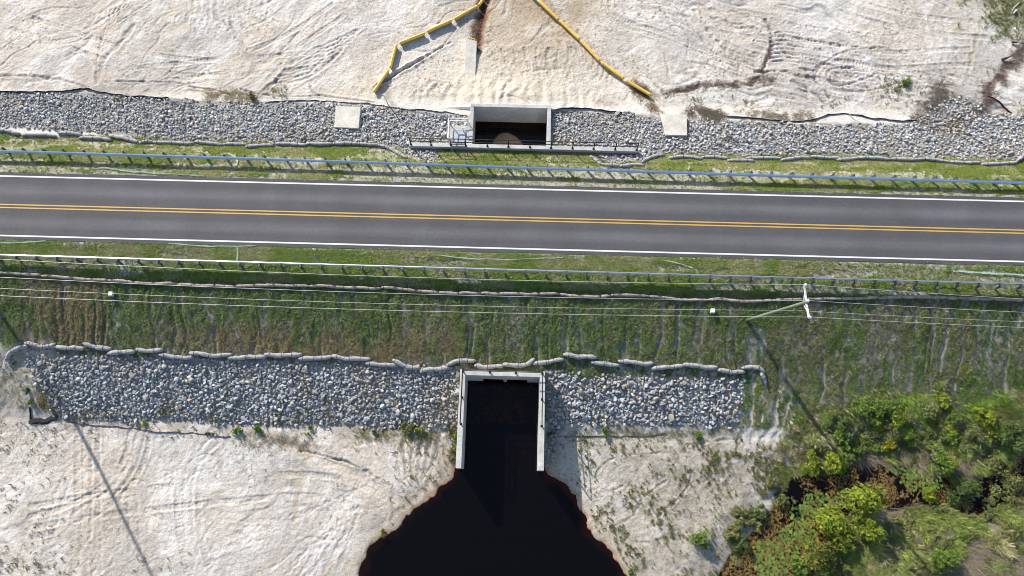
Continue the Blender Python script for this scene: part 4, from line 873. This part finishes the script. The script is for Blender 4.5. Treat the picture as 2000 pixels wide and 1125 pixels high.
def d_bedw(x, y): return ss(.60, .70, nz(x, y, .45, .45, 57))*(samp(G['bed'], x, y) < -.1)*ss(9, 6, y)*.18+(x > OX0-.9)*(x < OX0-.1)*(y > 1.5)*(y < 5)*.8
x, y = scatter(16000, -50, 24, 1, 9, d_bedw)
tufts('riprap_weeds', x, y, rng.uniform(.16, .3, len(x)), pal(len(x), gOlive, (.16, .14, .05)), 'thin weeds growing up through the lower riprap', 'weeds', blades=6, width=.22, up_=2.0)

def brush(pts, wd, n, size, cols, label, wind=(.3, -.2)):
    P = smooth(poly(pts), 2); L = np.r_[0, np.cumsum(np.hypot(*np.diff(P, axis=0).T))]; t = rng.random(n)*L[-1]
    x = np.interp(t, L, P[:, 0])+rng.normal(size=n)*wd; y = np.interp(t, L, P[:, 1])+rng.normal(size=n)*wd
    k = fbm(x*1.3, y*1.3, 3, 61) > .42; x, y = x[k], y[k]
    tufts('brush_debris', x, y, rng.uniform(size*.5, size*1.3, len(x)), pal(len(x), *cols), label, 'brush debris', blades=4, width=.07, up_=.35, lean=1.1, wind=wind)
BR = [(.17, .12, .09), (.25, .19, .15), (.11, .08, .065)]
brush([(1935, 190), (1900, 222), (1860, 248), (1822, 266)], .4, 700, .42, BR, 'reddish brown dead brush lying across the upper right riprap')
brush([(2010, 80), (1985, 112), (1950, 150), (1922, 184)], .5, 900, .38, BR, 'reddish brown brush trail climbing to the right edge of the sand')
brush([(1836, 160), (1842, 176), (1818, 205), (1795, 236)], .65, 560, .45, [(.20, .17, .13), (.28, .24, .19), (.12, .10, .08)], 'grey brown dead brush along the left flank of the riprap heap')
brush([(1300, 183), (1345, 173), (1400, 165), (1450, 168), (1485, 152), (1512, 156)], .2, 800, .26, BR, 'dark brown twigs caught in the long crack right of the boom')
brush([(1505, 95), (1495, 120), (1487, 140)], .13, 260, .24, BR, 'dark twigs in the short upright crack in the upper sand')
brush([(1238, 165), (1262, 188), (1285, 212)], .45, 600, .34, [(.27, .19, .10), (.18, .13, .09), (.33, .26, .15)], 'orange brown dead weeds at the lower end of the right boom')
brush([(1345, 218), (1380, 222), (1410, 228)], .4, 900, .34, [(.24, .20, .15), (.17, .14, .10)], 'grey dead weeds beside the right concrete block')
brush([(1440, 222), (1520, 228), (1600, 232)], .45, 1200, .28, [(.33, .27, .17), (.24, .20, .13)], 'straw coloured weeds on the sand edge above the upper right riprap')
brush([(400, 186), (440, 184), (470, 190), (498, 190)], .4, 800, .28, [(.30, .25, .15), (.22, .19, .10)], 'straw coloured weeds at the sand edge above the upper left riprap')
brush([(470, 862), (540, 855), (600, 870)], .4, 700, .24, [(.32, .27, .17), (.24, .20, .13)], 'dry straw weeds on the sand just below the green clumps', (.3, -.4))
brush([(700, 845), (780, 845), (870, 850)], .45, 1500, .24, [(.26, .24, .12), (.2, .2, .08)], 'olive dry weeds along the toe of the riprap left of the outlet', (.3, -.4))
brush([(1120, 848), (1250, 845), (1400, 850), (1440, 838)], .4, 1700, .22, [(.26, .24, .12), (.2, .2, .08)], 'olive dry weeds along the toe of the riprap right of the outlet', (.3, -.4))
def plant(name, px, py, rad, h, n, cols, label, cat, leaf=.15, lobes=6, trunk=True, group=None, flat=.75):
    """crown of many leaf-sized faces held on several uneven lobes, over a stem with limbs"""
    b_ = Wp(px, py, h*.55); root = empty(name, b_); tag(root, label, cat, group)
    R_ = random.Random(int(px*7+py)); L = []
    for k in range(lobes):
        a_ = R_.random()*6.283; d = rad*(.15+.62*R_.random()); L.append((math.cos(a_)*d, math.sin(a_)*d, h*(.35+.42*R_.random()), rad*(.30+.30*R_.random())))
    L.append((0, 0, h*.62, rad*.5)); W_ = np.array([l[3]**2 for l in L]); W_ /= W_.sum()
    li = rng.choice(len(L), n, p=W_); La = np.array(L)[li]
    d = rng.normal(size=(n, 3)); d /= np.linalg.norm(d, axis=1)[:, None]; d[:, 2] = np.where(rng.random(n) < .8, np.abs(d[:, 2]), d[:, 2])
    rr = La[:, 3]*(rng.random(n)**.45)*(.65+.85*vn(d[:, 0]*3.5+li*3, d[:, 1]*3.5+d[:, 2]*2, 5))
    p = La[:, :3]+d*rr[:, None]*[1, 1, flat]
    keep = (fbm(p[:, 0]*2.4+px, p[:, 1]*2.4+p[:, 2]*1.5, 2, 9) > .40); p = p[keep]; d = d[keep]; li = li[keep]; n = len(p)
    nrm = d+rng.normal(size=(n, 3))*.75; nrm[:, 2] += .35; nrm /= np.linalg.norm(nrm, axis=1)[:, None]
    t1 = np.cross(nrm, rng.normal(size=(n, 3))); t1 /= np.linalg.norm(t1, axis=1)[:, None]; t2 = np.cross(nrm, t1)
    s_ = leaf*(.55+.8*rng.random((n, 1)))
    V = np.stack([p-t1*s_, p-t2*s_*.42+t1*s_*.1, p+t1*s_, p+t2*s_*.42-t1*s_*.1], 1); V[:, 1] += nrm*s_*.15; V[:, 3] += nrm*s_*.15
    V = V.reshape(-1, 3); V[:, 2] = np.maximum(V[:, 2], .02)
    C_ = pal(n, *cols)*(.7+.6*rng.random((n, 1)))*(.85+.3*np.array([R_.random() for _ in L])[li])[:, None]
    mesh_np('crown', V, np.arange(len(V)).reshape(-1, 4), M_veg, np.repeat(C_, 4, 0), parent=root)
    if trunk:
        m = MB(); m.tube([(0, 0, -.3), (.02, .03, h*.3), (0, 0, h*.6)], [.05+rad*.035, .04+rad*.02, .02], 7)
        for l in L[:6]: m.tube([(0, 0, h*.15), (l[0]*.5, l[1]*.5, h*.32), (l[0]*.9, l[1]*.9, l[2])], [.03+rad*.012, .025, .012], 5)
        m.build('trunk', M_wood, root, True)
    return root
YG = [(.30, .35, .03), (.19, .28, .03), (.36, .35, .04), (.12, .20, .03)]; MG = [(.15, .24, .04), (.10, .18, .03), (.22, .27, .06)]; DG = [(.07, .13, .03), (.11, .17, .04), (.16, .19, .07)]; OG = [(.19, .21, .07), (.25, .26, .09), (.14, .17, .06)]
plant('young_tree', 1688, 985, 1.75, 3.6, 5200, YG, 'tallest yellow green young tree standing right of the lily pads', 'tree', .17, 9)
plant('young_tree', 1638, 1030, 1.75, 3.0, 4600, YG, 'broad yellow green tree directly below left of the tallest swamp tree', 'tree', .16, 9)
plant('young_tree', 1610, 1085, 1.7, 2.6, 3800, [(.17, .19, .03), (.11, .15, .03), (.2, .2, .05)], 'olive yellow tree beside the lily pads at the bottom of the frame', 'tree', .15, 8)
plant('young_tree', 1692, 1032, 1.3, 2.6, 2600, YG, 'narrow yellow green tree joined below the tallest swamp tree', 'tree', .15, 7)
for q in ((1585, 905, 1.1, 1.3, 1700, YG, 'yellow green bush at the left end of the bush row above the swamp'), (1622, 898, 1.15, 1.5, 1900, YG, 'yellow green bush second from the left in the row above the swamp'), (1660, 888, 1.2, 1.5, 1900, MG, 'bright green bush right of the pole shadow tip above the swamp'), (1640, 912, .8, 1.0, 900, YG, 'small low bush overhanging the dark swamp water'),
          (1733, 872, .75, .9, 800, [(.34, .30, .03), (.26, .25, .03)], 'small bright yellow bush among grey dead reeds'), (1828, 888, 1.5, 2.0, 2800, MG, 'large feathery green bush among the dead reeds'), (1848, 905, .9, 1.3, 1100, YG, 'small yellow green bush at the foot of the feathery bush'), (1888, 952, 1.35, 1.5, 2300, DG, 'rounded dark green bush right of the green lily patch'), (1866, 975, .9, 1.0, 1000, DG, 'dark green bush at the lower left foot of the rounded dark bush'),
          (1817, 968, .85, .9, 1000, YG, 'yellow leaved bush at the lower end of the upper lily patch'), (1840, 1100, 1.5, 1.7, 2500, MG, 'bright green bush near the bottom edge right of the young trees'), (1562, 1103, 1.0, 1.2, 1200, MG, 'pale green bush at the bottom edge among lily pads'), (1880, 1048, .6, .6, 600, MG, 'small pale green plant alone on the dry reed bank'), (1530, 985, .9, .8, 900, OG, 'grey green tussock on the left shore of the swamp'),
          (1640, 1112, .8, .9, 800, OG, 'olive bush at the bottom edge below the young trees'), (1945, 915, 1.1, 1.0, 1300, OG, 'olive bush on the right above the brown channel'), (1985, 850, 1.4, 1.6, 2000, DG, 'dark green bush at the right edge of the frame'), (1970, 955, 1.5, .9, 1800, OG, 'wide olive bush at right edge below the brown channel'), (1372, 1052, .95, .9, 1100, MG, 'round green bush on the sand right of the pond'),
          (1480, 1000, .8, .6, 700, DG, 'dark green shrub on the sandy bank left of the swamp'), (1448, 1065, .9, .7, 800, DG, 'dark green shrub beside the swamp outlet at the bottom'), (1505, 945, .9, .7, 800, OG, 'olive shrub at the upper left corner of the swamp'), (1365, 853, .45, .4, 300, MG, 'little green bush on sand below the right riprap'),
          (1230, 1118, .4, .5, 280, MG, 'small green plant at the right pond shore by the bottom edge'), (748, 1040, .4, .4, 260, [(.28, .2, .05), (.12, .13, .04)], 'orange tinged small bush on the left shore of the pond'),
          (1700, 800, 1.1, .7, 1300, MG, 'bright green low bush upslope among the rough right hand slope'), (1660, 835, 1.2, .7, 1300, DG, 'dark green low bush on the slope above the bush row'), (1755, 815, 1.2, .7, 1300, YG, 'yellow green low bush on slope above the feathery bush'), (1930, 815, 1.1, .7, 1200, YG, 'yellow green low bush near the right edge on the slope'),
          (466, 845, .6, .35, 500, [(.09, .19, .02), (.13, .22, .03)], 'largest bright green weed clump below the long lower riprap'), (503, 840, .45, .3, 300, [(.09, .19, .02), (.13, .22, .03)], 'bright green weed clump right beside the largest clump'), (606, 840, .5, .3, 350, [(.09, .17, .02), (.13, .2, .03)], 'bright green weed clump below riprap midway to the outlet'), (406, 847, .25, .2, 120, [(.1, .2, .02), (.13, .22, .03)], 'tiny bright green weed clump left of the largest clump'), (438, 850, .2, .2, 90, [(.1, .2, .02), (.13, .22, .03)], 'tiny green sprig touching the left side of the largest clump'),
          (800, 836, .8, .5, 700, OG, 'olive weed clump at the riprap toe left of the outlet'), (820, 842, .5, .4, 300, YG, 'small yellow green weed beside the olive clump near outlet'), (732, 842, .35, .3, 200, DG, 'small dark weed left of the olive clump near outlet'), (52, 765, .35, .3, 250, [(.09, .19, .02), (.12, .2, .03)], 'bright green upper weed clump beside the left riprap corner'), (60, 785, .3, .25, 220, [(.09, .19, .02), (.12, .2, .03)], 'bright green lower weed clump beside the left riprap corner'),
          (282, 826, .35, .3, 200, YG, 'yellowish weed at the lower riprap edge near the pole shadow'), (1180, 843, .6, .35, 350, MG, 'green weed clump below the right riprap bed'), (1240, 842, .35, .3, 180, DG, 'small dark weed below the right riprap bed'), (492, 190, .55, .5, 400, [(.22, .18, .07), (.14, .14, .05)], 'dry olive bush at the sand edge of the upper left riprap'), (1773, 162, .6, .4, 450, MG, 'small green weed bush on the upper right sand field'),
          (889, 850, .3, .5, 260, YG, 'narrow yellow green weed against the left wingwall, upper one'), (887, 875, .3, .5, 260, YG, 'narrow yellow green weed against the left wingwall, lower one')):
    plant('bush' if q[2] > .6 else 'weed_clump', q[0], q[1], q[2], q[3], q[4], q[5], q[6], 'bush' if q[2] > .6 else 'weed', .13 if q[2] > .6 else .09, 6, q[2] > .6)
# thicket of small shrubs: a few grown once, then copied
def copy_tree(o):
    c = o.copy(); COL.objects.link(c)
    for ch in o.children:
        d = ch.copy(); COL.objects.link(d); d.parent = c
    return c
TH = [('leafy green low shrub packed in the thicket on the lower right slope', 'low shrubs of the green thicket', [plant('shrub', 1745, 800, .95, .75, 800, MG, '', 'shrub', .13, 7), plant('shrub', 1800, 838, .8, .6, 650, YG, '', 'shrub', .12, 6), plant('shrub', 1850, 800, .9, .6, 700, OG, '', 'shrub', .12, 6)]),
      ('shrub growing in the long grass of the marsh below the brown channel', 'shrubs in the long marsh grass', [plant('shrub', 1760, 1040, .7, .7, 520, OG, '', 'shrub', .12, 6), plant('shrub', 1900, 1100, .75, .6, 520, [(.28, .27, .10), (.2, .22, .07)], '', 'shrub', .12, 6)])]
RS = random.Random(5)
def spots(n, x0, x1, y0, y1, f, dmin):
    out = []; k = 0
    while len(out) < n and k < 6000:
        k += 1; p = (RS.uniform(x0, x1), RS.uniform(y0, y1))
        if f(*p) and all(math.hypot(p[0]-q[0], p[1]-q[1]) > dmin for q in out): out.append(p)
    return out
SP = [spots(44, 1600, 1995, 765, 880, lambda a, b: b > 785+abs(a-1720)*.05+18*math.sin(a*.04), 16), spots(52, 1430, 1995, 985, 1120, lambda a, b: (a > 1725) or (a < 1480 and b > 960+(1480-a)*.9), 17)]
for (lab, grp, protos), sp_ in zip(TH, SP):
    for k, (a_, b_) in enumerate(sp_):
        p_ = protos[k % len(protos)] if k < len(protos) else copy_tree(protos[k % len(protos)])
        q_ = Wp(a_, b_, .3); p_.location = q_; p_.rotation_euler = (0, 0, RS.random()*6.28); f_ = RS.uniform(.55, 1.15); p_.scale = (f_*1.1, f_*1.1, f_*RS.uniform(.4, .95)); tag(p_, lab, 'shrub', grp)
# lily pads
lp = []
for cxp, cyp, rx_, ry_ in ((1600, 985, 32, 22), (1570, 1005, 28, 20), (1560, 1045, 38, 24), (1530, 1075, 40, 26), (1505, 1110, 30, 22), (1800, 940, 42, 20), (1780, 925, 26, 14), (1560, 1100, 20, 18), (1760, 915, 24, 14), (1490, 1075, 20, 16), (1645, 975, 16, 14)):
    c = unproj(cxp, cyp, ZW); n = int(rx_*ry_*.55)
    a_ = rng.random(n)*6.283; r_ = np.sqrt(rng.random(n)); lp.append(np.stack([c[0]+np.cos(a_)*r_*rx_/21, c[1]+np.sin(a_)*r_*ry_/21], 1))
lp = np.vstack(lp); ok = []; 
for p in lp:
    if samp(G['marsh'], p[0:1], p[1:2])[0] > .1: continue
    if all((p[0]-q[0])**2+(p[1]-q[1])**2 > .27**2 for q in ok): ok.append(p)
padc = pal(len(ok), (.11, .21, .035), (.17, .26, .04), (.08, .16, .04))
pv = []
for k in range(12): a_ = .25+k*(6.283-.5)/11; pv.append((math.cos(a_), math.sin(a_), .03*math.sin(a_*3)))
pm = []
VV, FF, CC = [], [], []
szs = rng.uniform(.11, .185, len(ok)); order = np.argsort(-szs); top_ = set(order[:300].tolist())
for k, p in enumerate(ok):
    s_ = szs[k]; th = rng.random()*6.283; c_, sn = math.cos(th), math.sin(th)
    v = [(0, 0, 0)]+[((a_*c_-b_*sn)*s_, (a_*sn+b_*c_)*s_, z_*s_) for a_, b_, z_ in pv]; v = v+[(q[0], q[1], q[2]-.012) for q in v]
    f = [(0, i, i+1) for i in range(1, 12)]+[(13, 14+i, 13+i) for i in range(1, 12)]
    cc = padc[k]*(.6+.8*rng.random())
    if rng.random() < .03: cc = np.array([.30, .27, .04])
    if k in top_:
        o_ = mesh_np('lily_pad', v, f, M_pad, np.tile(cc, (len(v), 1))); o_.location = (p[0], p[1], ZW+.02+rng.random()*.02)
        tag(o_, 'larger round green lily pad floating on the brown swamp water', 'lily pad', 'larger lily pads on the swamp')
    else:
        b_ = len(VV)*26; VV.append(np.array(v)+[p[0], p[1], ZW+.015+rng.random()*.02]); FF.append(np.array(f)+b_); CC.append(np.tile(cc, (len(v), 1)))
if VV: tag(mesh_np('small_lily_pads', np.vstack(VV), np.vstack(FF), M_pad, np.vstack(CC)), 'smaller lily pads filling gaps between the larger ones', 'lily pads', None, 'stuff')

# ------------------------------------------------------------------ silt fabric edges, netting, driftwood
def ribbon(name, pts, h, m, label, cat, wob=.12, thick=.03, lie=0.0):
    P = smooth(poly(pts), 2); L = np.r_[0, np.cumsum(np.hypot(*np.diff(P, axis=0).T))]; n = max(8, int(L[-1]/.15)); t = np.linspace(0, L[-1], n)
    x = np.interp(t, L, P[:, 0]); y = np.interp(t, L, P[:, 1])+(fbm(t*.7, t*0, 3, 15)-.5)*wob*4; z = Hz(x, y); hh = h*(.35+1.1*fbm(t*1.1, t*0+4, 3, 16))
    V = []; F_ = []
    for k in range(n):
        o1 = (fbm(np.array(t[k]*2.2), np.array(1.), 2, 18)-.5)*wob
        V += [(x[k], y[k]-thick/2-lie, z[k]-.06), (x[k], y[k]+thick/2, z[k]-.06), (x[k], y[k]+thick/2+o1, z[k]+hh[k]), (x[k], y[k]-thick/2+o1, z[k]+hh[k])]
    for k in range(n-1):
        b_ = k*4
        for e in range(4): F_.append((b_+e, b_+4+e, b_+4+(e+1) % 4, b_+(e+1) % 4))
    c = (float(x[0]), float(y[0]), float(z[0])); o_ = mesh_np(name, np.array(V)-c, F_, m); o_.location = c; return tag(o_, label, cat)
ribbon('fabric_edge', [(-20, 180), (60, 181), (130, 178), (165, 172), (190, 180), (260, 188), (330, 193)], .22, M_fabric, 'black filter fabric edge showing between sand and riprap at upper left', 'fabric edge')
ribbon('fabric_edge', [(520, 200), (600, 196), (700, 200), (770, 210), (860, 218), (912, 226)], .12, M_fabric, 'thin black fabric edge between sand and riprap left of inlet box', 'fabric edge', thick=.02)
ribbon('fabric_edge', [(1080, 218), (1110, 213), (1150, 213), (1168, 216), (1215, 220)], .22, M_fabric, 'black fabric edge just right of the inlet box', 'fabric edge')
ribbon('fabric_edge', [(1420, 228), (1480, 232), (1540, 239), (1590, 233), (1630, 221), (1680, 224), (1710, 232), (1760, 237), (1790, 236)], .16, M_fabric, 'long wavy black fabric edge above the upper right riprap', 'fabric edge')
ribbon('fabric_edge', [(1930, 188), (1950, 200), (1975, 222)], .18, M_fabric, 'short black fabric edge at the far right of the upper sand', 'fabric edge')
ribbon('fabric_edge', [(130, 822), (165, 830), (260, 835), (330, 845), (390, 845), (450, 852)], .12, M_tie, 'thin dark fabric line along the sand below the lower left riprap', 'fabric edge', thick=.02)
ribbon('fabric_edge', [(1090, 852), (1160, 852), (1230, 852), (1300, 846)], .12, M_tie, 'thin dark fabric line along the sand below the lower right riprap', 'fabric edge', thick=.02)
ribbon('torn_fabric', [(60, 796), (62, 812), (60, 822), (72, 826), (92, 822), (114, 814)], .14, M_fabric, 'crumpled torn black fabric at the lower left riprap corner', 'fabric', wob=.5, thick=.25, lie=.2)
ribbon('torn_fabric', [(58, 822), (75, 822), (88, 824), (112, 816)], .12, M_fabric, 'creased black fabric fold along the base of the torn corner fabric', 'fabric', wob=.5, thick=.3, lie=.1)
def net(pts, label, wd=.10):
    P = smooth(poly(pts), 2); L = np.r_[0, np.cumsum(np.hypot(*np.diff(P, axis=0).T))]; n = max(8, int(L[-1]/.12)); t = np.linspace(0, L[-1], n)
    x = np.interp(t, L, P[:, 0]); y = np.interp(t, L, P[:, 1])+(fbm(t*1.3, t*0, 3, 19)-.5)*.12; z = Hz(x, y)+.11+(fbm(t*3, t*0, 2, 20)-.5)*.05; ww = wd*(.3+1.1*fbm(t*1.6, t*0+2, 2, 21))
    V = []; F_ = []; dx = np.gradient(x); dy = np.gradient(y); ll = np.hypot(dx, dy); nx_, ny_ = -dy/ll, dx/ll
    for k in range(n): V += [(x[k]-nx_[k]*ww[k]/2, y[k]-ny_[k]*ww[k]/2, z[k]), (x[k]+nx_[k]*ww[k]/2, y[k]+ny_[k]*ww[k]/2, z[k]+.02), (x[k], y[k], z[k]-.05)]
    for k in range(n-1):
        b_ = k*3
        for e in range(3): F_.append((b_+e, b_+3+e, b_+3+(e+1) % 3, b_+(e+1) % 3))
    c = (float(x[0]), float(y[0]), float(z[0])); o_ = mesh_np('erosion_netting', np.array(V)-c, F_, M_net); o_.location = c; tag(o_, label, 'netting')
net([(-10, 476), (40, 475), (90, 471)], 'pale green netting strand by the lower road edge at far left')
net([(330, 476), (390, 481), (440, 482), (500, 480)], 'pale green netting strand curving below the road left of centre')
net([(850, 498), (900, 505), (980, 508), (1100, 504)], 'pale green netting strand below the road near the centre')
net([(1290, 508), (1330, 516), (1352, 524)], 'pale netting strand bending to the lower guardrail right of centre')
net([(1860, 530), (1930, 534), (2005, 538)], 'pale green netting strip by the lower road edge at far right', .16)
net([(463, 482), (466, 492), (463, 515)], 'torn pale netting scrap hanging across the lower guardrail left of centre', .14)
net([(445, 300), (468, 312), (458, 330)], 'torn pale netting scrap beside the upper guardrail left', .16)
net([(184, 330), (210, 328), (250, 336), (330, 340), (400, 345)], 'faint green netting strand above the road at upper left')
def stick(pts, r_, label, m=M_wood):
    c = Wp(*pts[0]); P = [Wp(*p)+Vector((0, 0, r_+.05+.1*(i % 2)))-c for i, p in enumerate(pts)]
    o_ = MB().tube(P, [r_]+[r_*.8]*(len(P)-2)+[r_*.3], 7).build('driftwood', m, smoothf=True); o_.location = c; tag(o_, label, 'driftwood')
stick([(1989, 7), (1977, 18), (1973, 30)], .07, 'forked bleached branch lying in the top right corner grass')
stick([(1983, 22), (1975, 31)], .14, 'short thick bleached branch stub in the top right corner')
stick([(1979, 56), (1982, 66)], .12, 'short white log standing on the upper right weeds')
stick([(1955, 119), (1969, 114)], .17, 'dark charred log on the sand at the upper right', M_tie)
stick([(1974, 84), (1984, 87)], .13, 'dark rotten log just below the top right grass', M_tie)
stick([(1655, 220), (1668, 236), (1690, 246)], .03, 'thin dead twig poking from the upper right fabric edge')
stick([(1815, 255), (1810, 238), (1798, 232)], .04, 'pale twig lying on the upper right riprap edge')
